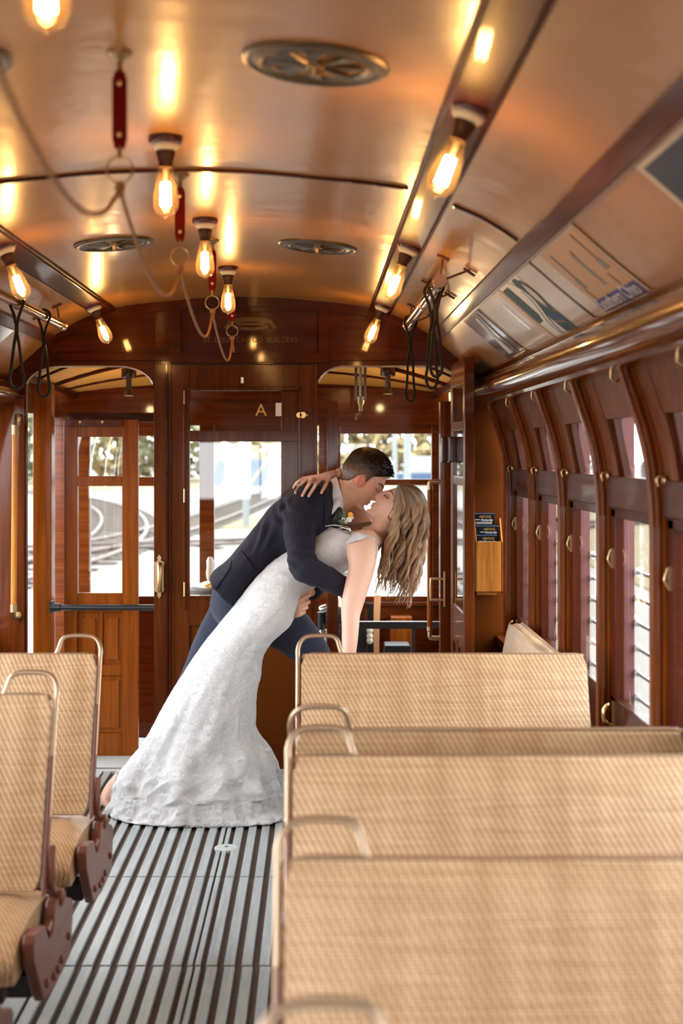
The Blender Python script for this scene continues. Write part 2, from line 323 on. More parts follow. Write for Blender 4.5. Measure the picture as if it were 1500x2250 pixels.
def win(y, sg, full=True):                  # bay between rib at y and rib at y+.705
    global wn; wn += 1
    e = empty('window_%d' % wn, (sg*1.26, y+.35, .65), 'sash window bay in the %s wall' % ('right' if sg>0 else 'left'), None, None, 'structure')
    def bx(mb, a, b, y0, y1, z0, z1): return mb.box(min(sg*a,sg*b), max(sg*a,sg*b), y0, y1, z0, z1)
    yl, yh = y+.036, y+.669
    m = MB(); bx(m,1.252,1.28,yl,yl+.055,.635,1.33); bx(m,1.252,1.28,yh-.055,yh,.635,1.33); bx(m,1.252,1.28,yl,yh,.635,.76); bx(m,1.252,1.28,yl,yh,1.305,1.345)
    m.build('lower_sash', 'mahogany_z', e, bevel=.002)
    m = MB(); bx(m,1.238,1.262,yl,yh,1.335,1.43); m.build('meeting_rail', 'mahogany_y', e, bevel=.003)
    m = MB(); bx(m,1.264,1.268,yl+.05,yh-.05,.75,1.31); m.build('pane', 'glass', e)
    # upper sash leans in with the curve
    def q(z): return 1.262-(z-1.41)*.20
    m = MB()
    for a,b in ((y+.155,y+.205),(y+.50,y+.55)):
        m.prism([(sg*(q(1.40)),1.40),(sg*(q(1.40)+.02),1.40),(sg*(q(1.66)+.02),1.66),(sg*q(1.66),1.66)], 1, a, b)
    m.prism([(sg*(q(1.61)),1.61),(sg*(q(1.61)+.02),1.61),(sg*(q(1.66)+.02),1.66),(sg*q(1.66),1.66)], 1, y+.17, y+.54)
    m.build('upper_sash', 'mahogany_z', e)
    m = MB(); m.prism([(sg*(q(1.42)+.008),1.42),(sg*(q(1.42)+.012),1.42),(sg*(q(1.62)+.012),1.62),(sg*(q(1.62)+.008),1.62)], 1, y+.19, y+.52); m.build('pane', 'glass', e)
    if full:
        for yy in (yh-.025,):
            b = MB(); b.tube(cr([(sg*1.240,yy,1.43),(sg*1.228,yy,1.442),(sg*1.218,yy,1.432),(sg*1.222,yy,1.415)],5), .0045, 8); b.lathe([(.012,0),(.012,.004),(.007,.009)], (sg*1.240,yy,1.43), (-sg,0,0), 14)
            b.build('sash_hook', 'agedbrass', e, smooth=True)
        b = MB(); yy = yh-.02; bx(b,1.247,1.252,yy-.009,yy+.009,1.15,1.21); b.tube(cr([(sg*1.248,yy,1.155),(sg*1.238,yy,1.175),(sg*1.246,yy,1.205)],4), .0035, 8); b.build('sash_latch', 'agedbrass', e)
        b = MB(); yy = yh-.055; bx(b,1.246,1.252,yy-.018,yy+.018,.67,.75); b.tube(cr([(sg*1.246,yy-.010,.675),(sg*1.222,yy-.010,.69),(sg*1.218,yy-.010,.72),(sg*1.232,yy,.742),(sg*1.218,yy+.010,.72),(sg*1.222,yy+.010,.69),(sg*1.246,yy+.010,.675)],5), .0045, 8)
        b.build('sash_lift', 'brass', e, smooth=True)
        for yy in (y+.13,):
            b = MB(); b.tube([(sg*1.14,yy,1.722),(sg*1.14,yy,1.700),(sg*1.155,yy,1.690),(sg*1.165,yy,1.702)], .004, 8); b.build('shade_hook', 'brass', e, smooth=True)
        # outside: maroon pillar board and guard rods
        m = MB(); bx(m,1.273,1.312,yh-.050,y+.755,.60,1.72); m.build('outer_board', 'maroon', e)
        for z in (.76,.835,.91,.985,1.06,1.14):
            m = MB().tube([(sg*1.322,y+.03,z),(sg*1.322,yh-.03,z)], .0065, 8); m.lathe([(.014,0),(.014,.012)], (sg*1.322,yh-.065,z), (0,1,0), 10); m.build('guard_rod', 'steel', e, smooth=True)
for i,y in enumerate(RIBY[1:-1]):
    win(y, 1, y > 1.4)
# little screws on the posts
# ------------------------------------------------------------------ bulkhead
def bx_(px): return (px-533)/463.3
def bz(py): return H-(py-995)/463.3
OL = (bx_(57), bx_(338)); OR = (bx_(697), bx_(1010)); ZT = bz(806)
def arc(x0, x1, r=.11, d=.085):
    def f(x):
        t = 0
        if x < x0+r: t = (x0+r-x)/r
        elif x > x1-r: t = (x-x1+r)/r
        t = min(max(t,0),1); return ZT - d*(1-sqrt(max(0,1-t*t)))
    return f
w = MB()
def xr(a, b, n): return [a+(b-a)*(1-cos(pi*i/n))/2 for i in range(n+1)]
w.strip(xr(OL[0],OL[1],40), arc(*OL,.17,.105), lambda x: zc(x)+.02, YB, YB+.045)
w.strip(xr(OR[0],OR[1],40), arc(*OR,.13,.10), lambda x: zc(x)+.02, YB, YB+.045)
w.strip(xr(OL[1],OR[0],30), lambda x: bz(800), lambda x: zc(x)+.02, YB, YB+.045)
w.m = 1; w.box(bx_(338), bx_(376), YB, YB+.045, -.01, bz(800)); w.box(bx_(690), bx_(697), YB, YB+.045, -.01, bz(800)); w.m = 0
for a,b in ((-1.30,OL[0]),(OR[1],1.30)): w.strip(xr(a,b,12), lambda x: -.01, lambda x: min(zc(x) if abs(x)<1.12 else 1.9,1.93)+.02, YB, YB+.045)
# raised framing
w.strip(xr(-1.06,1.06,60), lambda x: zc(x)-.045, lambda x: zc(x)+.01, YB-.014, YB+.002)
w.box(bx_(372),bx_(398),YB-.016,YB,bz(795),zc(0)-.04); w.box(bx_(700),bx_(722),YB-.016,YB,bz(795),zc(0)-.04)
w.box(bx_(372),bx_(722),YB-.02,YB,bz(797),bz(778)); w.box(bx_(130),bx_(372),YB-.014,YB,bz(792),bz(776)); w.box(bx_(722),bx_(960),YB-.014,YB,bz(792),bz(776))
w.box(bx_(398),bx_(700),YB-.008,YB,zc(0)-.07,zc(0)-.04)
w.box(bx_(364),bx_(369),YB-.012,YB,-.01,bz(800))
S(w.build('wall_bulkhead', ['mahogany_x','teak_z'], bevel=.002), 'dark red varnished bulkhead with arched openings at the end of the saloon')
bulk = bpy.data.objects['wall_bulkhead']
text('ST. LOUIS CAR CO. BUILDERS', 'lettering', 'goldink', bulk, (bx_(550), YB-.001, bz(747)), .036, maxw=206/463.3)
def ribbon(cx, cy_, w_, h_, sag, name):
    xs = [cx-w_/2+w_*i/24 for i in range(25)]
    c = lambda x: bz(cy_) + sag*(1-((x-bx_(550))/(w_/2))**2)
    return MB().strip(xs, lambda x: c(x)-h_/2, lambda x: c(x)+h_/2, YB-.0025, YB-.0005), c
for cyp, w_, h_, sg_, tx, fs in ((709,.205,.020,.016,'ST.LOUIS CAR COMPANY',.019),(714,.135,.012,0,'CONVERTIBLE CAR',.012),(718,.165,.014,-.010,'PATENT No. 94990 RE-ISSUED',.012)):
    if sg_ == 0: cyp = 712
    mb, c = ribbon(bx_(550), cyp, w_, h_, sg_, 'ribbon')
    if cyp == 709:
        for s in (-1,1):
            mb.prism([(bx_(550)+s*.098,c(bx_(550)+.1)+.012),(bx_(550)+s*.128,bz(722)),(bx_(550)+s*.112,bz(721)),(bx_(550)+s*.118,bz(730)),(bx_(550)+s*.094,c(bx_(550)+.1)-.008)][::s], 1, YB-.0022, YB-.0006)
    o = mb.build('ribbon', 'goldink', bulk)
    cw = w_*.9/len(tx)
    for k,chh in enumerate(tx):
        if chh == ' ': continue
        x = bx_(550)-w_*.45+cw*(k+.5); sl = -sg_*2*(x-bx_(550))/(w_/2)**2
        text(chh, 'letter', 'mahogany_x', o, None, fs, ext=.0002, matrix=Matrix.Translation((x,YB-.003,c(x))) @ Matrix.Rotation(-math.atan(sl),4,'Y') @ Matrix.Rotation(pi/2,4,'X'), sx=.75)
# merge the little letters of each ribbon into one part
for rb in [o for o in list(bpy.data.objects) if o.name.startswith('ribbon')]:
    ls = [c for c in kids(rb) if c.name.startswith('letter')]
    mb = MB()
    for l in ls:
        mb.add([v.co + world_loc(rb) for v in l.data.vertices], [tuple(p.vertices) for p in l.data.polygons]); bpy.data.objects.remove(l)
    mb.build('letters', 'darkwoodblock', rb)
for (a,b,r,d) in ((*OL,.17,.105),(*OR,.13,.10)):  # bright lip added for the edge highlight on the arches
    f = arc(a,b,r,d); mb = MB().tube([(x,YB-.004,f(x)+.002) for x in xr(a+.004,b-.004,40)], .005, 8); trim(mb, 'silvertrim', 'thin bright edging as edge highlight on the bulkhead arch, %s' % ('left' if a<0 else 'right'), smooth=True)
# framed sliding door in the bulkhead
d = empty('door_1', (0,YB+.02,0), 'dark sliding saloon door with transom glass behind the couple', None, None, 'structure')
m = MB(); yA, yB2 = YB+.004, YB+.04
def pbox(mb, x0, x1, y0, y1, ya, yb): return mb.box(bx_(x0), bx_(x1), ya, yb, bz(y1), bz(y0))
pbox(m,376,416,801,1692,yA,yB2); pbox(m,655,690,801,1692,yA,yB2); pbox(m,416,655,801,858,yA,yB2); pbox(m,416,655,946,970,yA,yB2); pbox(m,416,655,1309,1375,yA,yB2); pbox(m,416,655,1640,1692,yA,yB2)
pbox(m,617,655,858,1309,yA+.014,yB2)
pbox(m,405,660,850,858,yA-.006,yA); pbox(m,405,660,1309,1315,yA-.006,yA); pbox(m,402,408,850,1340,yA-.006,yA); pbox(m,656,662,850,1340,yA-.006,yA)
m.build('door_frame', 'teak_z', d, bevel=.002)
m = MB(); pbox(m,416,655,1375,1640,yA+.014,yA+.022); m.build('lower_panel', 'brownpanel', d)
m = MB(); pbox(m,416,617,858,946,yA+.016,yA+.020); m.build('transom_pane', 'glass', d)
m = MB(); pbox(m,416,617,970,1309,yA+.016,yA+.020); m.build('pane', 'glass', d)
text('A', 'door_letter', 'gold', d, (bx_(573),yA+.014,bz(902)), .082); m = MB(); pbox(m,605,618,885,914,yA+.013,yA+.0155); m.build('notice', 'paperwhite', d)
for py in ((1074,1104),(1279,1310),(858,888)):
    m = MB(); m.tube([(bx_(405),yA-.008,bz(py[0])),(bx_(405),yA-.008,bz(py[1]))], .005, 8); m.build('hinge', 'brass', d, smooth=True)
m = MB(); px0 = 665
m.lathe([(.014,0),(.014,.006)], (bx_(657),yA-.002,bz(912)), (0,-1,0), 12); m.lathe([(.016,0),(.016,.006)], (bx_(665),yA-.002,bz(912)), (0,-1,0), 12); m.lathe([(.009,0),(.007,.012),(.003,.016)], (bx_(675),yA-.002,bz(912)), (0,-1,0), 12)
m.build('latch', 'brass', d, bevel=.001)
m = MB(); pbox(m,529,535,829,842,yA-.004,yA); m.build('keyhole_plate', 'silvertrim', d)
# handle on the post left of the door
h = empty('pull_handle', (bx_(350),YB-.01,bz(1315)), 'ornate brass pull handle on the post beside the saloon door', 'handle')
xc = bx_(350); m = MB()
pl = [(0,1218),(5,1226),(3,1231),(11,1236),(10,1246),(10,1290),(11,1298),(3,1303),(5,1308),(0,1315)]
m.prism([(xc+a/463.3,bz(b)) for a,b in pl]+[(xc-a/463.3,bz(b)) for a,b in pl[-2:0:-1]], 1, YB-.006, YB); m.build('back_plate', 'agedbrass', h)
m = MB().tube(cr([(xc,YB-.004,bz(1236)),(xc+.004,YB-.035,bz(1241)),(xc+.005,YB-.045,bz(1255)),(xc+.005,YB-.045,bz(1280)),(xc+.004,YB-.035,bz(1294)),(xc,YB-.004,bz(1299))],5), [.006]*4+[.011]*18+[.006]*4, 12); m.build('grip', 'brass', h, smooth=True)
# brown panel right, left panel wood
m = MB(); m.box(OR[1]+.004,1.235,YB-.006,YB+.001,0,bz(870)); trim(m, 'brownpanel', 'plain brown panel of the bulkhead right of the folding door')
m = MB(); m.box(-1.235,OL[0]-.006,YB-.006,YB+.001,0,bz(875)); trim(m, 'walnut_z', 'wooden panel of the bulkhead beside the left opening')
# folding door leaf standing open, right
e = empty('door_2', (1.01,6.42,.02), 'open glazed door leaf standing against the right side', None, None, 'structure')
xa, xb = .985, 1.028; ya, yb = 6.10, 6.735
def lz(py, Y): return H-(py-995)*Y/F
m = MB(); zt = 1.915
tp = [(ya,1.84),(ya+.02,1.895),(ya+.06,zt),(yb,zt),(yb,1.80),(ya,1.80)]
m.prism([(y,z) for y,z in tp], 0, xa, xb)
m.box(xa,xb,ya,ya+.075,.05,1.802); m.box(xa,xb,yb-.10,yb,.05,1.802)
yc, yd = ya+.074, yb-.099; xe, xf = xa+.002, xb-.002; m.box(xe,xf,yc,yd,1.60,1.64); m.box(xe,xf,yc,yd,1.355,1.395); m.box(xe,xf,yc,yd,.63,.80); m.box(xe,xf,yc,yd,.05,.16); m.box(xa+.012,xb-.012,yc,yd,.1,.66); m.box(xa+.002,xb-.002,ya+.31,ya+.345,.1,.66)
m.build('door_frame', 'walnut_z', e, bevel=.003)
for a,b in ((1.64,1.80),(1.395,1.60),(.80,1.355)):
    m = MB(); m.box(xa+.006,xa+.010,ya+.06,yb-.09,a,b); m.build('pane', 'glass', e)
m = MB(); m.box(xa-.025,xa-.001,6.56,6.66,1.455,1.575); m.box(xa-.055,xa-.028,6.60,6.68,1.455,1.575); m.build('door_roller', 'mahogany_z', e, bevel=.006)
w = MB()                                    # rear end of the saloon, behind the viewer
w.box(-1.3,1.3,Y0-.05,Y0,-.05,.95); w.box(-1.3,1.3,Y0-.05,Y0,1.62,2.3)
for a,b in ((-1.3,-1.02),(-.42,-.30),(.30,.42),(1.02,1.3)): w.box(a,b,Y0-.05,Y0,.9,1.7)
S(w.build('wall_rear', 'walnut_z'), 'rear end wall of the saloon with three windows')
# ------------------------------------------------------------------ floor
m = MB(); m.box(-1.30,1.30,Y0,YB+.05,-.05,-.012); m.m = 1
secs_y = ((Y0,2.99),(3.0,4.155),(4.165,5.03),(5.04,5.95),(5.96,6.70))
for si,(a,b) in enumerate(secs_y):
    x = -.437-.052*(4 if a > 4.1 else 0) + (0 if a < 4.1 else -.003)
    k = 0
    while x < .62:
        w_ = .031
        if abs(x+.0155) < .026 and a < 5.3:
            m.box(x-.004,x+.012,a,b if b<5.3 else b,-.014,0); m.box(x+.019,x+.035,a,b,-.014,0)
        else: m.box(x,x+w_,a,b,-.014,0)
        x += .052; k += 1
    if a < 4.1: m.box(-.56,-.448,a,b,-.014,0)
m.m = 2; m.box(-1.26,-.575 if 1 else 0,Y0,4.155,-.014,-.002); m.box(-1.26,-.66,4.16,YB,-.014,-.002); m.box(.64,1.26,Y0,YB,-.014,-.002); m.box(-1.2,1.2,6.705,YB,-.014,.0)
m.lathe([(.046,-.012),(.046,-.001),(.040,.0015)], (.008,5.41,0), (0,0,1), 28)
S(m.build('floor', ['floorbase','slat','sheet'], bevel=.0015, seg=1), 'tram floor of worn grey wooden slats over dark boards')
mb = MB(); mb.lathe([(.006,0),(.006,.002)], (.008,5.41,.002), (0,0,1), 10); mb.build('floor_hatch_pin', 'agedbrass', bpy.data.objects['floor'])
# ------------------------------------------------------------------ front platform beyond the bulkhead
YE = 8.0
def ex(px, Y=YE): return CX+(px-697)*Y/F
def ez(py, Y=YE): return H-(py-995)*Y/F
m = MB(); m.box(-1.15,1.2,YB+.045,YE+.1,-.05,-.002); S(m.build('floor_platform', 'sheet'), 'pale floor of the front platform')
def pkf(t): return 2.15-.27*max(0,t)**1.5
def edf(t): return 1.88-.045*t
m = MB(); nn = 24; vs = []                 # hood
for j in range(7):
    t = j/6; y = YB+.04+(YE+.04-YB-.04)*t; pk = pkf(t); ed = edf(t); hw = 1.13-.10*t
    for i in range(nn+1):
        s_ = -1+2*i/nn; vs.append((hw*s_, y, ed+(pk-ed)*(1-abs(s_)**2.3)))
fs = [(j*(nn+1)+i, j*(nn+1)+i+1, (j+1)*(nn+1)+i+1, (j+1)*(nn+1)+i) for j in range(6) for i in range(nn)]
m.add(vs, fs); m.add([(v[0]*1.02,v[1],v[2]+.03) for v in vs], [q[::-1] for q in fs]); S(m.build('ceiling_platform', 'hoodlining', smooth=True), 'ochre arched hood lining over the front platform')
m = MB()
for sx_ in (-1,1):
    m.tube([(sx_*(1.13-.1*t)*.975, YB+.05+1.2*t, edf(t)+(pkf(t)-edf(t))*(1-.975**2.3)-.012) for t in [i/8 for i in range(9)]], .020, 8)
for yy, r in ((6.98,.007),(7.22,.008),(7.52,.015),(7.78,.008)):
    t = (yy-YB-.04)/(YE-YB); m.tube([((1.13-.1*t)*s_, yy, edf(t)+(pkf(t)-edf(t))*(1-abs(s_)**2.3)-.005) for s_ in [-1+i/14 for i in range(29)]], r, 6)
trim(m, 'mahogany_x', 'dark bent ribs under the platform hood')
w = MB()                                    # end wall of the platform
def ebox(x0,x1,y0,y1,a=YE,b=YE+.05): w.box(ex(x0),ex(x1),a,b,ez(y1),ez(y0))
ebox(120,985,852,935,YE-.02); ebox(120,985,1310,1800)
w.box(-1.1,1.1,YE,YE+.04,ez(862),1.93)
for a,b in ((120,197),(370,402),(438,470),(648,690),(700,748),(948,985)): ebox(a,b,925,1310)
ebox(197,370,925,958); ebox(470,648,925,958); ebox(748,948,925,953)
ebox(197,370,1048,1068); ebox(748,948,1053,1066)
ebox(700,985,1322,1330,YE-.03)
S(w.build('wall_platform', 'walnut_x', bevel=.002), 'wooden end wall of the front platform with window openings')
for k,(a,b,c,dd) in enumerate(((195,372,955,1312),(468,650,955,1312),(746,950,950,1312))):
    e = empty('window_%d' % (wn+1+k), (ex((a+b)/2),YE+.02,ez(dd)), 'end window of the front platform', None, None, 'structure')
    m = MB(); m.box(ex(a),ex(b),YE+.02,YE+.024,ez(dd),ez(c)); m.build('pane', 'glass', e)
w = MB()                                    # side walls / openings of platform
w.box(1.13,1.18,YB+.045,YE+.05,-.02,ez(1310)); w.box(1.13,1.18,YB+.045,YE+.05,1.66,1.95); w.box(1.12,1.19,7.6,8.05,-.02,1.7); w.box(1.1,1.19,YB+.045,6.9,0,1.7)
w.box(-1.16,-1.10,YB+.045,YE+.05,1.70,1.95)
w.box(ex(965,6.95),ex(985,6.95)+.02,6.9,6.98,-.02,1.75)
w.box(ex(718,6.95),ex(742,6.95),6.9,6.95,-.02,1.75)
S(w.build('wall_platform_side', 'walnut_z', bevel=.002), 'side framing of the front platform')
m = MB(); m.box(ex(72,7.),ex(113,7.),7.0,7.09,-.02,1.84); trim(m, 'oak_z', 'bright oak doorway post beyond the left opening', bevel=.004)
# sliding door beyond left opening
e = empty('door_3', (ex(220,7.05),7.07,0), 'orange-brown glazed platform door beyond the left opening', None, None, 'structure')
y1_ = 7.05; m = MB()
def dbx(x0,x1,y0,y1,a=7.05,b=7.09): m.box(ex(x0,y1_),ex(x1,y1_),a,b,ez(y1,y1_),ez(y0,y1_))
dbx(140,170,922,1665); dbx(268,303,922,1665); dbx(170,268,922,960); dbx(170,268,1046,1068); dbx(170,268,1303,1345); dbx(170,268,1462,1484); dbx(170,268,1612,1665)
dbx(170,268,1345,1612,7.062,7.078); dbx(218,226,1345,1462)
for a,b,c,dd in ((180,210,1358,1450),(234,260,1358,1450),(182,262,1496,1600)): dbx(a,b,c,dd,7.055,7.07)
m.build('door_frame', 'oak_z', e, bevel=.003)
for a,b in ((958,1048),(1066,1305)):
    m = MB(); m.box(ex(168,y1_),ex(270,y1_),7.066,7.070,ez(b,y1_),ez(a,y1_)); m.build('pane', 'glass', e)
m = MB(); m.box(ex(148,y1_),ex(270,y1_),7.03,7.05,ez(937,y1_),ez(922,y1_)); m.build('door_hanger', 'walnut_x', e, bevel=.002)
for px in (178,227):
    m = MB().lathe([(.009,0),(.008,.006),(.004,.009)], (ex(px,y1_),7.03,ez(927,y1_)), (0,-1,0), 12); m.build('screw', 'brass', e)
m = MB(); m.box(ex(140,7.02),ex(335,7.02),7.1,7.13,1.655,1.70); m.box(ex(303,7.5),ex(338,7.5),7.5,7.54,-.0,ez(1310,7.5)); trim(m, 'mahogany_x', 'dark header board over the platform door')
# ------------------------------------------------------------------ seats
def rrect(w, h, r, n=5):
    pts = []
    for cx_, cz_, a0 in ((w-r,r,-90),(w-r,h-r,0),(r,h-r,90),(r,r,180)):
        for i in range(n+1): a = radians(a0+90*i/n); pts.append((cx_+r*cos(a), cz_+r*sin(a)))
    return pts
BC = 4.04; PITCH = .715
def seat(c, sg, lean, label, hand=True):    # c: middle of the cushion down the car, sg: side, lean: +1 faces the viewer
    xa = .306; xw = 1.156; e = empty('tram_seat', (sg*(xa+xw)/2, c, 0), label, 'seat', 'rattan walkover seats')
    X = lambda v: sg*v
    # back: slab from hinge line up to the top, slightly cushioned both faces
    yb, yt = c+.06*lean, c+.22*lean; zb, zt = .457, .893
    L = sqrt((yt-yb)**2+(zt-zb)**2); uy, uz = (yt-yb)/L, (zt-zb)/L; ny, nz = uz, -uy   # n: normal in y,z
    w_ = xw-xa
    m = MB(); nx_, nz_ = 26, 14; rows = []
    def bulge(a, b): return .014 + .012*(1-abs(2*a-1)**5)*(1-abs(2*b-1)**4)
    ring = []
    for side in (1,-1):
        g = []
        for j in range(nz_+1):
            for i in range(nx_+1):
                a, b = i/nx_, j/nz_; t = bulge(a,b)*side
                ea = .012*(1-min(1,min(b,1-b)*16))
                x = xa + ea*(1-2*a) + w_*a
                g.append((X(x), yb+uy*L*b+ny*t, zb+uz*L*b+nz*t))
        k = m.add(g, [(j*(nx_+1)+i, j*(nx_+1)+i+1, (j+1)*(nx_+1)+i+1, (j+1)*(nx_+1)+i)[::side] for j in range(nz_) for i in range(nx_)])
        ring.append(k)
    bd = [i for i in range(nx_+1)] + [(j+1)*(nx_+1)-1 for j in range(1,nz_+1)] + [nz_*(nx_+1)+i for i in range(nx_-1,-1,-1)] + [j*(nx_+1) for j in range(nz_-1,0,-1)]
    for q in range(len(bd)): a, b = bd[q], bd[(q+1)%len(bd)]; m.f.append((ring[0]+a, ring[1]+a, ring[1]+b, ring[0]+b)); m.mi.append(0)
    m.build('backrest', 'rattan', e, smooth=True, uv=lambda p: (p[0], p[2]))
    m = MB(); top = [(X(xa+.004), yt+ny*0, zt-.0), (X(xa+.03), yt, zt+.004), (X(xw-.03), yt, zt+.004), (X(xw-.004), yt, zt)]
    m.tube(top, .0042, 8); m.build('piping', 'canepiping', e, smooth=True)
    # handle loop at the aisle corner
    ey = (yt-yb)/(zt-zb)
    hp = [(xa-.010,zb+.16),(xa-.010,zt-.03),(xa-.010,zt+.018),(xa+.004,zt+.046),(xa+.030,zt+.056),(xa+.085,zt+.056),(xa+.106,zt+.046),(xa+.115,zt+.022),(xa+.122,zt+.006),(xa+.14,zt+.003),(xa+.40,zt+.004)]
    hp = cr(hp, 5); pp = [(X(x), yb+(z-zb)*ey, z) for x,z in hp]
    m = MB().tube(pp, [.0062 if i < 42 else .0042 for i in range(len(pp))], 10, ry=.8); 
    m.tube([(X(xa+.002), yb+(zt-.006-zb)*ey, zt-.006),(X(xa+.03), yb+(zt+.003-zb)*ey, zt+.004),(X(xa+.12), yb+(zt-zb)*ey, zt+.004)], .005, 8)
    m.build('grab_handle', 'bronze', e, smooth=True)
    # side stile
    m = MB(); m.prism([(yb-.016,zb-.01),(yb+.016,zb-.01),(yb+(.30)*ey+.011,zb+.30),(yb+.30*ey-.011,zb+.30)], 0, X(xa-.014), X(xa-.004)); m.build('side_strip', 'iron', e, bevel=.003)
    # cushion
    m = MB(); secs = []
    for i in range(17):
        a = i/16; ends = min(1, min(a,1-a)*9); k = sqrt(max(0,1-(1-ends)**2)); x = xa-.01+.012 + (w_-.01)*a
        pr = cr([(-.235,.335),(-.25,.375),(-.235,.41),(-.15,.44),(0,.452),(.15,.44),(.235,.41),(.25,.375),(.235,.335)], 3)
        secs.append([(X(x), c+yy*(.93+.07*k), .335+(zz-.335)*(.80+.20*k)) for yy,zz in pr])
    m.loft(secs); m.build('cushion', 'rattan', e, smooth=True, uv=lambda p: (p[0], p[1]))
    m = MB(); m.box(min(X(xa+.03),X(xw)), max(X(xa+.03),X(xw)), c-.20,c+.20,.285,.335); m.box(min(X(xa),X(1.25)), max(X(xa),X(1.25)), c-.03,c+.03,.235,.29)
    m.build('base', 'darkiron', e, bevel=.006)
    m = MB(); m.box(min(X(.70),X(.76)), max(X(.70),X(.76)), c-.05,c+.05,0,.24); m.box(min(X(.66),X(.80)),max(X(.66),X(.80)),c-.10,c+.10,0,.015); m.build('leg', 'darkiron', e, bevel=.006)
    # aisle side casting with its saddle notch
    y0 = c+.05
    prof = [(-.235,.415),(-.225,.432),(-.10,.412),(-.085,.40)]+[(-.03+.05*cos(a),.405-.045*sin(a)) for a in [pi-pi*i/8 for i in range(1,8)]]+[(.028,.412),(.045,.424),(.09,.420),(.26,.362),(.278,.345),(.245,.235),(.225,.226),(.05,.222),(-.10,.238),(-.13,.262),(-.225,.37)]
    m = MB(); m.prism([(y0+a,z) for a,z in prof], 0, X(xa-.034), X(xa-.008))
    for a,z in ((.20,.285),(.10,.262),(.05,.256),(.0,.258),(-.09,.275)): m.lathe([(.012,0),(.010,.005),(.005,.008)], (X(xa-.034), y0+a, z), (-sg,0,0), 12)
    m.build('side_casting', 'iron', e, bevel=.004)
    yq = y0+.10*lean if lean > 0 else y0-.16
    m = MB(); am = cr([(yb+.035*lean,zb+.10),(yb+.02*lean,zb+.02),(yb+.045*lean,zb-.01),(yq,.425),(yq-.02*lean,.395),(y0-.03,.372)], 4)
    m.tube([(X(xa-.020), a, z) for a,z in am], .0115, 10, ry=.9)
    m.lathe([(.021,0),(.021,.010),(.012,.016)], (X(xa-.028), yq, .415), (-sg,0,0), 14); m.lathe([(.020,-.012),(.020,.006)], (X(xa-.020), yq, .415), (-sg,0,0), 14)
    m.build('swing_arm', 'iron', e, smooth=True)
    return e
seat(BC, 1, 1, 'right-hand rattan seat farthest from the camera, its whole back showing')
seat(BC-PITCH, 1, -1, 'right-hand rattan seat tipped toward the camera, only a thin band of its back showing')
seat(BC-2*PITCH, 1, 1, 'right-hand rattan seat with wide back just in front of the thin band')
seat(BC-3*PITCH, 1, 1, 'blurred rattan seat back filling the lower right corner')
seat(BC-4*PITCH, 1, 1, 'nearest right-hand seat, only its brass handle showing at the bottom edge')
seat(BC, -1, 1, 'rattan seat left of the aisle, the farther one beside the white dress')
seat(BC-PITCH, -1, 1, 'rattan seat at the left edge in front of the farther left seat')
seat(BC-2*PITCH, -1, 1, 'left rattan seat nearest the camera, mostly cut off at the bottom left corner')
m = MB(); secs = []
for y, k in ((4.80,.9),(4.83,1),(5.82,1),(5.86,.97),(5.88,.86)):
    secs.append([(1.215-(1.215-x)*k, y, .38+(z-.38)*k) for x,z in cr([(1.195,.38),(1.195,.77),(1.182,.800),(1.150,.797),(1.130,.775),(1.09,.55),(1.075,.42),(1.075,.38)], 3)])
bn = empty('bench', (1.0,5.35,0), 'slanted end of a longitudinal rattan bench along the right wall', 'bench')
m.loft(secs); m.build('backrest', 'rattan', bn, smooth=True, uv=lambda p: (p[1], p[2]))
m = MB(); m.box(.72,1.19,4.82,5.86,.33,.43); m.build('cushion', 'rattan', bn, bevel=.03, uv=lambda p: (p[0], p[1])); m = MB(); m.box(.78,1.19,4.84,5.84,0,.33); m.build('base', 'mahogany_z', bn)
# ------------------------------------------------------------------ lamps
def edison(loc, ax):
    loc = Vector(loc); ax = Vector(ax).normalized()
    e = empty('edison_lamp', loc, None, 'lamp')
    m = MB().lathe([(.040,0),(.041,.010),(.038,.016),(.036,.018)], loc, ax, 28); m.build('ceiling_rose', 'darkwoodblock', e, smooth=True)
    m = MB().lathe([(.033,.018),(.032,.024),(.026,.030),(.022,.034)], loc, ax, 28); m.build('porcelain_ring', 'porcelain', e, smooth=True)
    m = MB().lathe([(.022,.032),(.0225,.040),(.019,.052),(.0165,.062),(.017,.072)], loc, ax, 24); m.build('socket', 'socket', e, smooth=True)
    pr = [(.0155,.072),(.017,.080),(.0205,.095),(.0245,.115),(.028,.135),(.0298,.150),(.029,.163),(.0245,.174),(.0165,.181),(.006,.1845),(.004,.188),(.001,.190)]
    g = MB().lathe(cr(pr,3), loc, ax, 32, cap=False).build('bulb', 'bulbglass', e, smooth=True)
    q = Vector((0,0,1)).rotation_difference(ax); m = MB(); n = 9
    path = []
    for i in range(n):
        a = 2*pi*(i+.5)/n; r = .0118
        top = loc+q@Vector((r*.85*cos(a), r*.85*sin(a), .108)); bot = loc+q@Vector((r*cos(a), r*sin(a), .160))
        m.tube([top,bot], .0011, 4)
        a2 = 2*pi*(i+1.5)/n; t2 = loc+q@Vector((r*.85*cos(a2), r*.85*sin(a2), .108)); b2 = loc+q@Vector((r*cos(a2), r*sin(a2), .160))
        m.tube([bot,b2] if i%2 else [top,t2], .0009, 4)
    m.build('filament', 'filament', g)
    m = MB().lathe([(.007,.074),(.005,.09),(.0018,.105),(.0015,.165),(.0035,.168)], loc, ax, 10); m.build('glass_stem', 'porcelain', g, smooth=True)
    l = bpy.data.lights.new('lamp_light', 'POINT'); l.energy = LAMP_W; l.color = (1,.62,.28); l.shadow_soft_size = .013; lo = bpy.data.objects.new('lamp_light', l); COL.objects.link(lo); lo.parent = e; lo.location = q@Vector((0,0,.136))
    return e
LAMP_W = .95
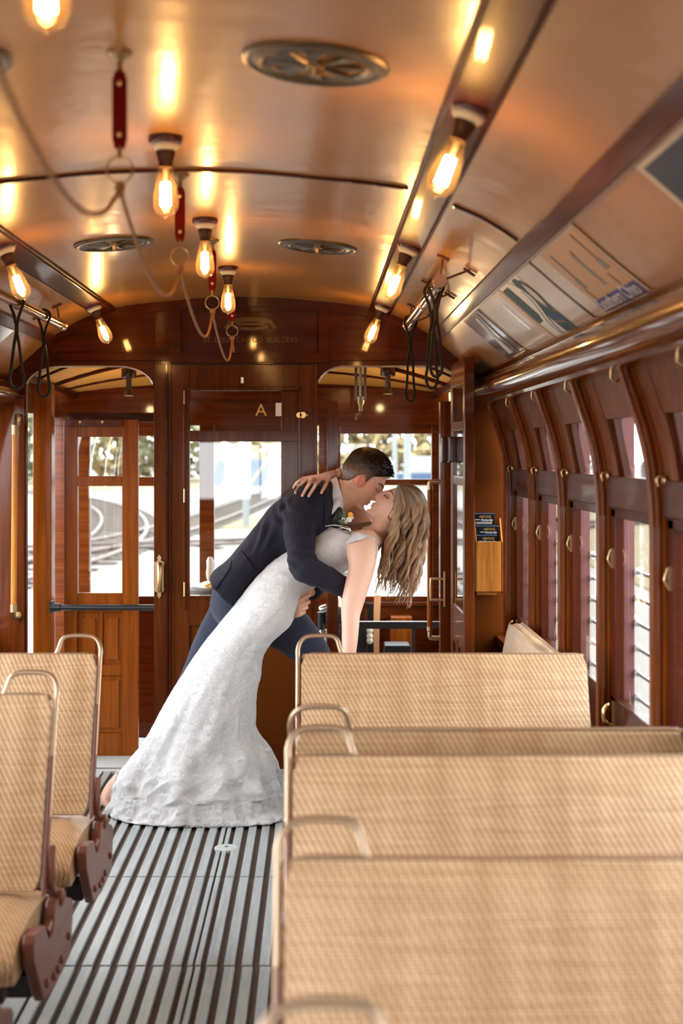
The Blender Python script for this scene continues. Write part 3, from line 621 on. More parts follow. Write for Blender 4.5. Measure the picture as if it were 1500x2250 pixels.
lab = ['bulb nearest the camera in the centre row, cut off at the top left', 'large centre-row filament bulb hanging in front of the dark batten', 'middle filament bulb of the centre row between two red straps', 'farthest centre-row filament bulb, beside the rope near the bulkhead']
for y, s in zip((1.86,3.32,4.48,5.64), lab): tag(edison((0,y,zc(0)), (0,0,-1)), s, None, 'centre row of filament lamps')
for sg in (1,-1):
    for y, s in zip((2.72,4.54,6.36), ('nearest and most blurred','middle','farthest')):
        x = .652*sg; nn_ = nrm(x)
        if sg < 0 and y < 3: continue
        if sg > 0: s = {2.72:'large blurred filament lamp on the right lamp board',4.54:'middle filament lamp of the right lamp board, its base dark red',6.36:'small filament lamp at the far end of the right lamp board'}[y]
        else: s = {4.54:'filament lamp cut by the left edge of the photo',6.36:'small filament lamp at the far end of the left lamp board'}[y]
        p = Vector((x,y,zc(x)))+Vector((nn_.x,0,nn_.y))*.010
        tag(edison(p, (nn_.x*1.35,0,nn_.y)), s, None, 'filament lamps on the side boards')
# ------------------------------------------------------------------ signal cord: straps, rings and rope
ys = [1.46,2.62,3.77,4.93,6.08]; names = ['', 'largest red leather strap with a ring near the top left', 'red leather strap beside the middle of the batten', 'red leather strap just left of the farthest centre bulb', 'farthest red leather strap, in front of the bulkhead emblem']
for y, s in zip(ys[1:], names[1:]):
    z = zc(0); e = empty('cord_hanger', (-.01,y,z), s, 'strap', 'leather straps carrying the signal cord'); x = -.01
    m = MB().lathe([(.024,0),(.024,.004),(.016,.010),(.006,.018),(.005,.030),(.008,.036)], (x,y,z), (0,0,-1), 20); m.build('ceiling_hook', 'agedbrass', e, smooth=True)
    m = MB(); m.prism([(x-.009,z-.036),(x+.009,z-.036),(x+.0135,z-.050),(x+.0135,z-.160),(x+.009,z-.178),(x-.009,z-.178),(x-.0135,z-.160),(x-.0135,z-.050)], 1, y-.0025, y+.0025); st = m.build('strap', 'redleather', e, bevel=.001)
    for zz in (-.058,-.152):
        m = MB().lathe([(.0055,0),(.005,.003),(.002,.004)], (x,y-.0025,z+zz), (0,-1,0), 12); m.build('rivet', 'brass', st, smooth=True)
    m = MB(); m.tube([(x,y,z-.174),(x,y,z-.195)], .004, 8); m.build('swivel', 'agedbrass', e, smooth=True)
    m = MB(); m.tube([(x+.024*sin(2*pi*i/28), y, z-.217+.024*cos(2*pi*i/28)) for i in range(28)], .0022, 8, closed=True); m.build('ring', 'brass', e, smooth=True)
    m = MB(); m.lathe([(.003,0),(.009,.004),(.010,.012),(.006,.020),(.005,.030)], (x,y,z-.238), (.1,0,-1), 12); m.build('knot', 'rope', e, smooth=True)
m = MB(); pts = []
for k in range(4):
    a, b = ys[k], ys[k+1]
    for i in range(24):
        t = i/24; zz = 1.988-.128*(1-abs(2*t-1)**2.0); pts.append((-.01+.012*sin(pi*t), a+(b-a)*t, zz))
pts += [(-.01,ys[-1],1.988),(-.006,ys[-1]+.01,1.955),(-.004,ys[-1]+.012,1.93)]
m.tube(pts, .0042, 8); tag(m.build('signal_cord', 'rope', smooth=True), 'slack pinkish-brown rope looping from ring to ring under the ceiling', 'rope')
# ------------------------------------------------------------------ ceiling vents
def vent(x, y, s):
    nn_ = nrm(x) if abs(x) > .01 else Vector((0,-1)); ax = Vector((nn_.x,0,nn_.y)); o = Vector((x,y,zc(x)))-ax*.002
    e = empty('ceiling_vent', o, s, 'vent', 'round nickel ceiling vents')
    m = MB().lathe([(.137,0),(.137,.006),(.130,.011),(.122,.012),(.116,.008),(.110,.009),(.102,.012),(.096,.008),(.092,.003),(.092,.001)], o, ax, 56, cap=False); m.build('rim', 'ventmetal', e, smooth=True)
    m = MB().lathe([(.095,-.0),(.095,.0015)], o, ax, 40); m.build('backing', 'ventdark', e)
    q = Vector((0,0,1)).rotation_difference(ax); m = MB()
    for k in range(8):
        a = 2*pi*k/8
        p = [(.016,-.13),(.090,-.19),(.090,.19),(.016,.13)]
        vs = [o+q@Vector((r*cos(a+t),r*sin(a+t),.004+(.005 if t>0 else 0))) for r,t in p]; vs += [v+ax*.002 for v in vs]
        m.add(vs, [(0,1,2,3),(7,6,5,4),(0,4,5,1),(1,5,6,2),(2,6,7,3),(3,7,4,0)])
    m.build('blades', 'ventmetal', e)
    m = MB().lathe([(.020,.0),(.020,.008),(.010,.013),(.007,.026),(.003,.028)], o, ax, 18); m.build('knob', 'agedbrass', e, smooth=True)
    return e
mat('ventmetal', (.17,.135,.095), .36, metal=1.); mat('ventdark', (.02,.012,.006), .6)
vent(.35, 2.62, 'large round ornate vent in the ceiling, upper middle'); vent(.355, 4.93, 'small round ceiling vent right of the centre bulbs'); vent(-.343, 4.87, 'small round ceiling vent left of the centre bulbs'); vent(-.343, 2.62, 'round ceiling vent cut off by the left edge')
# ------------------------------------------------------------------ grab poles with leather loops
def pole(sg, y0, y1, br, straps, lb):
    x, z = .745*sg, 2.05; e = empty('grab_pole', (x,(y0+y1)/2,z), lb, 'handrail', 'ceiling grab poles')
    m = MB().tube([(x,y0,z),(x,y1,z)], .0195, 20); m.lathe([(.012,-.020),(.022,-.017),(.024,-.006),(.022,.004)], (x,y1,z), (0,1,0), 20); m.lathe([(.012,-.024),(.022,-.020),(.026,-.006),(.022,.010)], (x,y0,z), (0,-1,0), 20)
    m.build('pole', 'copperpole', e, smooth=True)
    for y in br:
        mm = MB().lathe([(.0240,-.012),(.0240,.012)], (x,y,z), (0,1,0), 20); cl = mm.build('collar', 'copperpole', e, smooth=True)
        for xx in (.760*sg, .845*sg):
            t = Vector((xx,y,zc(xx))); n_ = nrm(xx); m = MB().tube([(x,y,z),(t.x,y,t.z+.004)], .0038, 8); m.build('stay', 'iron', cl, smooth=True)
            m = MB(); a = Vector((n_.x,0,n_.y)); m.tube([t+Vector((-n_.y,0,n_.x))*(-.022)+a*.006, t+Vector((-n_.y,0,n_.x))*.022+a*.006], .006, 6, ry=.8); m.build('stay_foot', 'iron', cl)
    for k, (y, ln, wd, ds) in enumerate(straps):
        n = 20; m = MB(); zt = z-.02
        def ribbon(pts, w_):
            pts = [Vector(p) for p in pts]; secs = []
            for i, p in enumerate(pts):
                t = (pts[min(i+1,len(pts)-1)]-pts[max(i-1,0)]).normalized(); sd = Vector((0,1,0)); nr_ = t.cross(sd).normalized()
                secs.append([p+sd*w_+nr_*.0046, p-sd*w_+nr_*.0046, p-sd*w_-nr_*.0046, p+sd*w_-nr_*.0046])
            m.loft(secs)
        up = [(x+.0255*cos(a), y, z+.0255*sin(a)) for a in [pi*(1.12-1.24*i/12) for i in range(13)]]
        ribbon(cr([(x-.004,y,z-.075),(x-.010,y,z-.045)]+up+[(x+.010,y,z-.045),(x+.004,y,z-.075)],2), .006)
        m.tube([(x,y,z-.065),(x,y,z-.125)], .0075, 8, ry=.9)
        ribbon(cr([(x-.002,y,z-.115),(x-.010,y,z-.16),(x-wd*.75,y,z-ln+.075),(x-wd,y,z-ln+.04),(x-wd*.7,y,z-ln+.010),(x,y,z-ln),(x+wd*.7,y,z-ln+.010),(x+wd,y,z-ln+.04),(x+wd*.75,y,z-ln+.075),(x+.010,y,z-.16),(x+.002,y,z-.115)],4), .0075)
        tag(m.build('strap_loop', 'blackleather', smooth=True), ds, 'strap', 'black leather strap loops')
pole(1, 4.55, 6.14, (4.57,5.25,6.08), ((5.98,.335,.019,'black strap loop hanging lowest and farthest on the right pole'),(4.86,.33,.020,'black strap loop in the middle of the right pole bunch'),(4.68,.30,.020,'nearest black strap loop beside the knob of the right pole')), 'right copper-coloured ceiling pole with round knob and stays')
pole(-1, 4.2, 6.14, (4.5,5.25,6.08), ((5.72,.325,.024,'black strap loop on the left pole, nearer the bulkhead'),(5.20,.315,.026,'black strap loop on the left pole, nearer the left edge')), 'left copper-coloured ceiling pole near the left edge')
# ------------------------------------------------------------------ advertising cards on the cove
mat('cardorange', (.62,.36,.17), .4); mat('cardblue', (.07,.065,.24), .5); mat('cardgreen', (.22,.22,.15), .4); mat('cardteal', (.012,.060,.075), .5); mat('cardcream', (.62,.50,.36), .35, coat=.2); mat('cardgrey', (.36,.33,.32), .14, coat=.8); mat('cardnavy', (.025,.030,.05), .4); mat('cardink', (.05,.05,.06), .4)
mat('clearfilm', (.66,.63,.60), .08, coat=1., coat_r=.03, bump=.5, bscale=9)
def cove(x):                                # point on the cove at x in .925 .. 1.11
    return zc(x)
def cardpt(t, off=0., sg=1):                # t 0 top .. 1 bottom
    x = .932+(1.112-.932)*t; n_ = nrm(x*sg); return Vector((x*sg, zc(x))) + n_*off
def patch(m, y0, y1, t0, t1, off, sg=1, n=10):
    secs = []
    for i in range(n+1):
        p = cardpt(t0+(t1-t0)*i/n, off, sg); q = cardpt(t0+(t1-t0)*i/n, off-.0012, sg)
        secs.append([(p.x,y0,p.y),(p.x,y1,p.y),(q.x,y1,q.y),(q.x,y0,q.y)])
    m.loft(secs); return m
def card(name, y0, y1, mt, lb, sg=1, cat='poster', t0=0., t1=1.):
    e = empty(name, (sg*1.02,(y0+y1)/2,1.95), lb, cat, 'advertising cards above the cornice')
    patch(MB(), y0, y1, t0, t1, .004, sg).build('card', mt, e); return e
def tmat(y, t, off=.0055, sg=1, rotv=0.):       # writing on the cove: runs along the car, up is up the cove
    p = cardpt(t, off, sg); a = cardpt(t-.05, off, sg); up = Vector((a.x-p.x, 0, a.y-p.y)).normalized(); rt = Vector((0,-1,0))*sg; nn_ = rt.cross(up)
    M = Matrix((rt, up, nn_)).transposed().to_4x4(); return Matrix.Translation((p.x, y, p.y)) @ M
e = card('advertising_card', 1.4, 2.575, 'cardcream', 'dark navy advertising card with light script at the right edge')
patch(MB(), 1.42, 2.545, .05, .95, .0055).build('print', 'cardnavy', e); text('Another', 'writing', 'cardcream', e, None, .085, matrix=tmat(2.22,.45,.0072), shear=.3); text('ride back', 'writing', 'cardcream', e, None, .06, matrix=tmat(2.22,.78,.0072), shear=.3)
e = card('advertising_card', 3.22, 3.845, 'cardcream', 'tan advertising card with drawings and blue lettered band')
patch(MB(), 3.24, 3.70, .02, .80, .0055).build('print', 'cardorange', e); patch(MB(), 3.24, 3.70, .80, .97, .0055).build('band', 'cardblue', e)
text('Southern Ohio', 'writing', 'whiteink', e, None, .062, matrix=tmat(3.47,.885,.0072), maxw=.42)
for y,t0,t1,w_ in ((3.12,.06,.45,.006),(3.12,.42,.56,.030),(3.22,.22,.70,.018),(3.34,.10,.5,.006),(3.345,.46,.62,.026),(3.21,.18,.26,.004),(3.15,.60,.78,.004),(3.36,.62,.80,.004)):
    y = 3.30+(y-3.12)*1.45; patch(MB(), y-w_*.7, y+w_*.7, t0, t1, .0066).build('drawing', 'cardgreen' if w_>.01 else 'cardink', e)
e = card('advertising_card', 3.88, 4.12, 'cream', 'blank cream card left of the curved dark divider')
e = card('advertising_card', 4.13, 4.50, 'paperwhite', 'glossy poster with teal feather swirl above the cornice')
def swirl(m, f, w_, t0, t1, off, n=30):
    secs = []
    for i in range(n+1):
        t = t0+(t1-t0)*i/n; p = cardpt(t,off); q = cardpt(t,off-.001); c_ = f(t); ww = w_(t); secs.append([(p.x,c_-ww,p.y),(p.x,c_+ww,p.y),(q.x,c_+ww,q.y),(q.x,c_-ww,q.y)])
    m.loft(secs); return m
swirl(MB(), lambda t: 4.215, lambda t: .078*min(1,.25+t*3), .02, .98, .0055).build('print', 'cardteal', e); swirl(MB(), lambda t: 4.43, lambda t: .055, .05, .7, .0055).build('print', 'cardteal', e)
swirl(MB(), lambda t: 4.155+.02*t, lambda t: .004+.038*sin(pi*min(1,max(0,(t-.08)/.52)))**1, .08, .60, .0064).build('print', 'cardink', e); swirl(MB(), lambda t: 4.155+.02*t, lambda t: .030*sin(pi*min(1,max(0,(t-.12)/.44))), .12, .56, .0072).build('print', 'cardcream', e)
swirl(MB(), lambda t: 4.33-.07*sin(t*5.0), lambda t: .032+.02*t, .0, .98, .0070).build('print', 'paperwhite', e); swirl(MB(), lambda t: 4.31-.06*sin(t*5.4), lambda t: .006, .2, .98, .0078).build('print', 'paperblue', e)
for i in range(14): patch(MB(), 4.14+.010*i, 4.148+.010*i, .62+.02*(i*7%11), .64+.02*(i*7%11)+.03, .0072).build('print', 'cardorange' if i%3 == 0 else 'paperblue', e)
e = card('advertising_card', 4.51, 5.08, 'cardcream', 'pale cream card with faint drawing, between two thin dividers')
patch(MB(), 4.56, 4.80, .05, .95, .0050).build('print', 'cream', e); patch(MB(), 4.66, 4.70, .2, .7, .0058).build('drawing', 'cardgrey', e)
m = MB(); patch(m, 5.085, 5.10, -.0, 1.0, .008); trim(m, 'mahogany_z', 'thin dark divider between the advertising cards'); m = MB(); patch(m, 4.500, 4.506, 0, 1, .008); trim(m, 'strapleather', 'thin tan divider beside the feather poster')
e = card('advertising_card', 5.14, 5.60, 'cardgrey', 'shiny grey advertising card nearest the bulkhead on the right')
swirl(MB(), lambda t: 5.30+.12*t, lambda t: .02+.03*t, .1, .9, .0055).build('print', 'paperwhite', e); swirl(MB(), lambda t: 5.22+.05*t, lambda t: .012, .05, .95, .0058).build('print', 'ventmetal', e)
e = card('advertising_card', 5.05, 6.02, 'clearfilm', 'left advertising card under crinkled glossy clear film', sg=-1)
for y in (5.25,5.5): patch(MB(), y-.06, y+.05, .25, .75, .0056, sg=-1).build('print', 'clearfilm', e)
text('RIDE THE', 'writing', 'cardink', e, None, .05, matrix=tmat(5.62,.35,.0062,sg=-1)); 
# ------------------------------------------------------------------ leaflet holder
e = empty('leaflet_holder', (ex(1075,6.70),6.70,1.0), 'light oak leaflet box fixed to the brown panel', 'holder')
YL = 6.66
def lx(px): return CX+(px-697)*YL/F
def lzz(py): return H-(py-995)*YL/F
m = MB(); m.box(lx(1045),lx(1104),YL,YL+.008,lzz(1303),lzz(1190)); m.build('front_board', 'lightoak', e, bevel=.002)
m = MB()
m.prism([(YL,lzz(1303)),(YL,lzz(1190)),(YL+.07,lzz(1140)),(YL+.075,lzz(1303))], 0, lx(1101), lx(1104)); m.prism([(YL,lzz(1303)),(YL,lzz(1190)),(YL+.07,lzz(1140)),(YL+.075,lzz(1303))], 0, lx(1045), lx(1047)); m.box(lx(1045),lx(1104),YL,YL+.075,lzz(1303),lzz(1300)); m.box(lx(1050),lx(1092),YL+.03,YL+.075,lzz(1309),lzz(1303))
m.build('side_board', 'lightoak', e)
for k, (x0,x1,yt,yb,yy,oo) in enumerate(((1046,1090,1129,1160,YL+.062,0),(1047,1098,1156,1180,YL+.040,10),(1047,1093,1176,1196,YL+.020,6))):
    l = empty('leaflet', (lx((x0+x1)/2),yy,lzz(yb)), ['black membership leaflets in the back pocket, topmost row', 'black membership leaflets in the middle pocket', 'black membership leaflets in the front pocket just above the oak board'][k], 'leaflet', 'membership leaflets in the oak box')
    m = MB(); m.box(lx(x0),lx(x1),yy,yy+.010,lzz(yb+90),lzz(yt)); m.build('sheets', 'papernavy', l); m = MB(); m.box(lx(x0),lx(x1),yy-.0005,yy+.0105,lzz(yt+1.2),lzz(yt)); m.build('blue_edge', 'paperblue', l)
    tm = lambda px, py: (lx(px), yy-.0008, lzz(py))
    text('HERITAGE', 'writing', 'gold', l, tm(1069+oo*.8,yt+8), .016, maxw=25/469); text('Membership', 'writing', 'whiteink', l, tm(1072+oo*.8,yt+15), .017, maxw=26/469, shear=.35)
    m = MB(); m.box(lx(1047+oo),lx(1057+oo),yy-.001,yy,lzz(yt+15),lzz(yt+13.5)); m.build('print', 'whiteink', l)
    if k == 0: m = MB(); m.box(lx(1049),lx(1084),yy-.001,yy,lzz(yt+24),lzz(yt+19)); m.build('print', 'cardgrey', l)
# ------------------------------------------------------------------ rails and fittings
e = empty('grab_rail', (bx_(30),6.70,.7), 'wooden grab rail with brass end caps on the left panel', 'handrail')
Yr = 6.66
def rx(px, Y=Yr): return CX+(px-697)*Y/F
def rz(py, Y=Yr): return H-(py-995)*Y/F
m = MB().tube([(rx(33),Yr,rz(950)),(rx(30),Yr,rz(1330))], .014, 16); m.build('rail', 'lightoak', e, smooth=True)
for a,b,s in ((912,955,1),(1362,1328,-1)):
    m = MB().tube([(rx(33 if s>0 else 30),Yr,rz(b)),(rx(33 if s>0 else 30),Yr,rz((a+b)/2))], .0165, 14); m.tube([(rx(33 if s>0 else 30),Yr,rz((a+b)/2)),(rx(33 if s>0 else 29),Yr+.03,rz(a)),(rx(32),YB-.004,rz(a))], .009, 10)
    m.lathe([(.018,0),(.018,.006)], (rx(32),YB-.008,rz(a+6*s)), (0,-1,0), 14); m.build('end_cap', 'agedbrass', e, smooth=True)
e = empty('guard_bar', (rx(225,6.93),6.93,rz(1335,6.93)), 'black horizontal guard bar across the left doorway', 'bar')
m = MB().tube([(rx(112,6.93),6.93,rz(1335,6.93)),(rx(338,6.93),6.93,rz(1335,6.93))], .0145, 14); m.build('bar', 'black', e, smooth=True); m = MB().lathe([(.021,0),(.021,.045)], (rx(112,6.93),6.93,rz(1335,6.93)), (1,0,0), 14); m.box(rx(109,6.93),rx(114,6.93),6.92,7.0,rz(1347,6.93),rz(1322,6.93)); m.build('bracket', 'black', e, smooth=True)
for xs_, s in (((942,1058,1402),'long wood-covered brass handrail left of the open door leaf'),):
    Y = 6.92; e = empty('door_grab_rail', (rx(944,Y),Y,rz(1400,Y)), s, 'handrail')
    m = MB().tube([(rx(944,Y),Y,rz(1075,Y)),(rx(944,Y),Y,rz(1388,Y))], .0135, 14); m.build('rail', 'oak_z', e, smooth=True)
    for a,b in ((1058,1076),(1402,1386)):
        m = MB().tube(cr([(rx(944,Y),Y,rz(b,Y)),(rx(944,Y),Y,rz(a+(3 if a<b else -3),Y)),(rx(950,Y),Y,rz(a,Y)),(rx(974,Y),Y,rz(a,Y))],4), .011, 10); m.lathe([(.015,0),(.015,.02)], (rx(944,Y),Y,rz(b,Y)), (0,0,1), 12); m.build('elbow', 'agedbrass', e, smooth=True)
Y = 6.86; e = empty('door_pull', (rx(958,Y),Y,rz(1320,Y)), 'small square brass pull handle beside the open door leaf', 'handle')
m = MB().tube(cr([(rx(974,Y),Y,rz(1272,Y)),(rx(950,Y),Y,rz(1272,Y)),(rx(946,Y),Y,rz(1276,Y)),(rx(946,Y),Y,rz(1315,Y)),(rx(950,Y),Y,rz(1318,Y)),(rx(974,Y),Y,rz(1318,Y))],4), .0055, 10); m.build('grip', 'brass', e, smooth=True); m = MB(); m.box(rx(974,Y),rx(977,Y),Y-.01,Y+.01,rz(1333,Y),rz(1256,Y)); m.build('back_plate', 'brass', e)
# platform lamps and gear
def hood_lamp(px, top, bot, Y, s):
    x = rx(px,Y); e = empty('platform_lamp', (x,Y,rz(top,Y)), s, 'lamp', 'capped lamps under the platform hood')
    m = MB().lathe([(.030,0),(.038,.004),(.040,.012),(.040,.045),(.036,.052)], (x,Y,rz(top,Y)), (0,0,-1), 24); m.build('cap', 'darkwoodblock', e, smooth=True)
    m = MB().lathe([(.015,.050),(.015,.115),(.020,.118),(.026,.142),(.027,.146)], (x,Y,rz(top,Y)), (0,0,-1), 18); m.build('tube', 'ventmetal', e, smooth=True)
    m = MB().lathe([(.010,-.12),(.010,0)], (x,Y,rz(top,Y)), (0,0,-1), 8); m.build('stem', 'darkwoodblock', e)
    l = bpy.data.lights.new('hood_light', 'POINT'); l.energy = 1.6; l.color = (1,.66,.30); l.shadow_soft_size = .02; lo = bpy.data.objects.new('hood_light', l); COL.objects.link(lo); lo.parent = e; lo.location = (0,0,-.19)
hood_lamp(283,809,865,7.5,'dark capped lamp under the hood in the left opening'); hood_lamp(852,805,860,7.5,'dark capped lamp under the hood in the right opening')
Y = 7.35; e = empty('crank_fitting', (rx(792,Y),Y,rz(800,Y)), 'vertical metal crank fitting hanging under the hood in the right opening', 'crank')
m = MB(); m.box(rx(779,Y),rx(785,Y),Y,Y+.01,rz(880,Y),rz(790,Y)); m.box(rx(799,Y),rx(805,Y),Y,Y+.01,rz(880,Y),rz(790,Y)); m.build('side_plate', 'ventmetal', e)
m = MB().tube([(rx(792,Y),Y,rz(780,Y)),(rx(792,Y),Y,rz(875,Y))], .008, 10); m.build('rod', 'steel', e, smooth=True)
m = MB().lathe([(.022,0),(.016,.010),(.018,.030),(.010,.05),(.010,.075)], (rx(792,Y),Y,rz(872,Y)), (0,0,-1), 14); m.tube([(rx(792,Y),Y,rz(908,Y)),(rx(782,Y),Y,rz(908,Y)),(rx(782,Y),Y,rz(922,Y))], .007, 8); m.build('crank', 'agedbrass', e, smooth=True)
m = MB().lathe([(.028,0),(.027,.010),(.020,.019),(.010,.023)], (rx(729,7.),7.0,rz(803,7.)), (0,0,-1), 24); m.lathe([(.012,-.2),(.012,0)], (rx(729,7.),7.0,rz(803,7.)), (0,0,-1), 8); tag(m.build('dome_light', 'porcelain', smooth=True), 'small white glass dome light at the right arch corner', 'lamp')
Y = 7.62; e = empty('motor_controller', (rx(475,Y),Y,0), 'dark controller stand with wooden crank handle seen through the door glass', 'controller')
m = MB().lathe([(.13,0),(.13,.72),(.15,.73),(.15,.77),(.13,.785)], (rx(475,Y),Y,0), (0,0,1), 28); m.build('drum', 'darkiron', e, smooth=True); m = MB().lathe([(.10,.785),(.09,.80),(.03,.82),(.02,.85)], (rx(475,Y),Y,0), (0,0,1), 24); m.tube([(rx(475,Y),Y,.83),(rx(463,Y),Y-.10,.84)], .014, 10); m.build('top_cap', 'brass', e, smooth=True)
m = MB().lathe([(.012,0),(.020,.02),(.022,.05),(.018,.08),(.020,.11),(.010,.13)], (rx(465,Y),Y-.11,.82), (0,0,1), 16); m.build('crank_handle', 'porcelain', e, smooth=True)
Y = 7.55; e = empty('brake_valve', (rx(741,Y),Y,0), 'brass air brake valve and black pipes behind the bride\'s arm', 'valve')
m = MB().tube([(rx(741,Y),Y,0),(rx(741,Y),Y,rz(1362,Y))], .018, 12); m.build('pipe', 'black', e, smooth=True)
m = MB().lathe([(.024,0),(.026,.01),(.026,.085),(.018,.10),(.012,.11),(.012,.13)], (rx(741,Y),Y,rz(1355,Y)), (0,0,1), 18); m.lathe([(.036,-.02),(.036,0),(.028,.012)], (rx(741,Y),Y,rz(1355,Y)), (0,0,1), 18); m.build('valve_body', 'brass', e, smooth=True)
Y = 7.5; e = empty('brake_gear', (rx(712,Y),Y,0), 'black and steel brake gear low in the right opening', 'machine')
m = MB().lathe([(.045,0),(.045,.09)], (rx(712,Y),Y,rz(1352,Y)), (1,.2,0), 16); m.tube([(rx(706,Y),Y,0),(rx(706,Y),Y,rz(1345,Y))], .022, 10); m.lathe([(.035,0),(.035,.06)], (rx(722,Y),Y,rz(1400,Y)), (1,0,0), 14); m.build('body', 'black', e, smooth=True)
m = MB().lathe([(.016,0),(.022,.01),(.022,.04)], (rx(702,Y),Y-.02,rz(1340,Y)), (1,0,.3), 14); m.build('nut', 'steel', e, smooth=True)
m = MB().tube([(rx(716,Y),Y-.04,rz(1380,Y)),(rx(716,Y),Y-.04,rz(1425,Y))], [.006,.014], 10); m.build('lever', 'steel', e, smooth=True)
m = MB().lathe([(.01,0),(.02,.01),(.02,.03)], (rx(700,Y),Y-.04,rz(1390,Y)), (1,0,0), 12); m.build('nut', 'steel', e, smooth=True)
Y = 7.3; e = empty('stool_rail', (rx(875,Y),Y,rz(1373,Y)), 'black flat rail running across the right opening', 'bar'); m = MB(); m.box(rx(786,Y),rx(968,Y),Y,Y+.03,rz(1382,Y),rz(1366,Y)); m.build('rail', 'black', e, bevel=.003); m = MB(); m.box(rx(904,Y),rx(912,Y),Y+.005,Y+.03,0,rz(1380,Y)); m.build('post', 'darkiron', e)
Y = 7.9; m = MB(); m.loft([[(rx(822-2*sin(t*2.2),Y),Y-.02*sin(t*2.5),rz(z,Y)),(rx(837-2*sin(t*2.2)-4*t/1.6,Y),Y-.02*sin(t*2.5),rz(z,Y)),(rx(837-2*sin(t*2.2)-4*t/1.6,Y),Y+.006-.02*sin(t*2.5),rz(z,Y)),(rx(822-2*sin(t*2.2),Y),Y+.006-.02*sin(t*2.5),rz(z,Y))] for t,z in [(i/8*1.4,1308+i*18) for i in range(9)]])
tag(m.build('leather_strap', 'strapleather', smooth=True), 'tan leather strap hanging on the platform wall', 'strap')
m = MB(); m.box(rx(808,Y),rx(820,Y),Y+.03,Y+.05,rz(1445,Y),rz(1328,Y)); tag(m.build('wall_bracket', 'black'), 'black upright bracket beside the tan strap', 'bracket')
m = MB(); m.box(rx(858,Y),rx(904,Y),Y-.05,Y+.09,0,rz(1354,Y)); tag(m.build('wooden_box', 'oak_z', bevel=.004), 'tall wooden box under the platform windows', 'box')
Y = 7.45; m = MB(); m.box(rx(845,Y),rx(902,Y),Y,Y+.16,.0,rz(1418,Y)); tag(m.build('battery_box', 'black', bevel=.008), 'low black box with grey top edge on the platform', 'box')
Y = 7.6
m = MB(); m.box(rx(780,Y),rx(806,Y),Y,Y+.1,0,rz(1378,Y)); m.build('black_cabinet', 'black', bevel=.01); tag(bpy.data.objects['black_cabinet'], 'black cabinet with white knobs behind the bride\'s hanging arm', 'cabinet')
for py in (1385,1397,1407): k = MB().lathe([(.012,0),(.018,.008),(.018,.016),(.01,.022)], (rx(812,Y),Y-.005,rz(py,Y)), (0,-1,0), 14).build('knob', 'porcelain', bpy.data.objects['black_cabinet'], smooth=True)
# ------------------------------------------------------------------ outdoors
GZ = -.85
mat('asphaltgravel', (0.1488,0.1376,0.1228), .9, bump=.3, bscale=3); mat('drygrass', (0.1100,0.0850,0.0375), .9); mat('rail', (0.0765,0.0585,0.0540), .6, metal=.3); mat('leafa', (0.1197,0.1197,0.0599), .8); mat('leafb', (0.2890,0.2210,0.1020), .8); mat('barkpale', (0.0700,0.0550,0.0450), .8); mat('polepale', (0.1500,0.1650,0.1650), .7); mat('bluetarp', (0.0150,0.0450,0.1000), .6); mat('timberpale', (0.1800,0.1350,0.0810), .7); mat('fencegrey', (0.0490,0.0525,0.0560), .8); mat('carwhite', (0.1800,0.1860,0.1920), .4); mat('sleeper', (0.0600,0.0480,0.0420), .9)
m = MB(); m.box(-260,260,-60,300,GZ-.5,GZ); S(m.build('ground', 'asphaltgravel'), 'pale gravel ground outside the tram')
for (x0,x1,y0,y1,s) in ((6,60,-10,60,'dry grass verge outside the right windows'),(-60,30,88,140,'dry grass strip in front of the far trees'),(-9,9,44,52,'dry grass island between the tracks')):
    m = MB(); m.box(x0,x1,y0,y1,GZ,GZ+.03); o = m.build('ground_verge', 'drygrass'); S(o, s)
def track(pts, s):
    pts = cr([(x,y,0.) for x,y in pts], 8); e = empty('railway_track', (pts[0][0],pts[0][1],GZ), s, 'track', 'tracks of the yard')
    for off in (-.72,.72):
        q = []
        for i,p in enumerate(pts):
            a = Vector(pts[max(i-1,0)]); b = Vector(pts[min(i+1,len(pts)-1)]); t = (b-a).normalized(); q.append((p[0]-t.y*off, p[1]+t.x*off, GZ+.10))
        m = MB().tube(q, .05, 6); m.build('rail', 'rail', e)
    m = MB(); acc = 0
    for i in range(len(pts)-1):
        a = Vector(pts[i]); b = Vector(pts[i+1]); t = (b-a).normalized(); n_ = max(1,int((b-a).length/.8))
        for k in range(n_):
            c = a.lerp(b,(k+.5)/n_); nrm_ = Vector((-t.y,t.x,0)); c.z = GZ+.02
            vs = [c+nrm_*s1*1.2+t*s2*.11+Vector((0,0,s3)) for s3 in (0,.04) for s1,s2 in ((-1,-1),(-1,1),(1,1),(1,-1))]
            m.add(vs, [(0,1,2,3),(7,6,5,4),(0,4,5,1),(1,5,6,2),(2,6,7,3),(3,7,4,0)])
    m.build('sleepers', 'sleeper', e)
track([(-14,16),(-8,26),(-4.5,38),(-3,60),(-2,90)], 'track curving away beyond the left platform door')
track([(-9,14),(-5.5,26),(-5.2,40),(-9,62),(-18,90)], 'second track crossing the first at the switch on the left')
track([(-22,24),(-12,31),(-2,36),(8,44),(20,60)], 'track running diagonally across the yard')
track([(0,9),(0,30),(.5,60),(2,90)], 'straight track ahead of the tram')
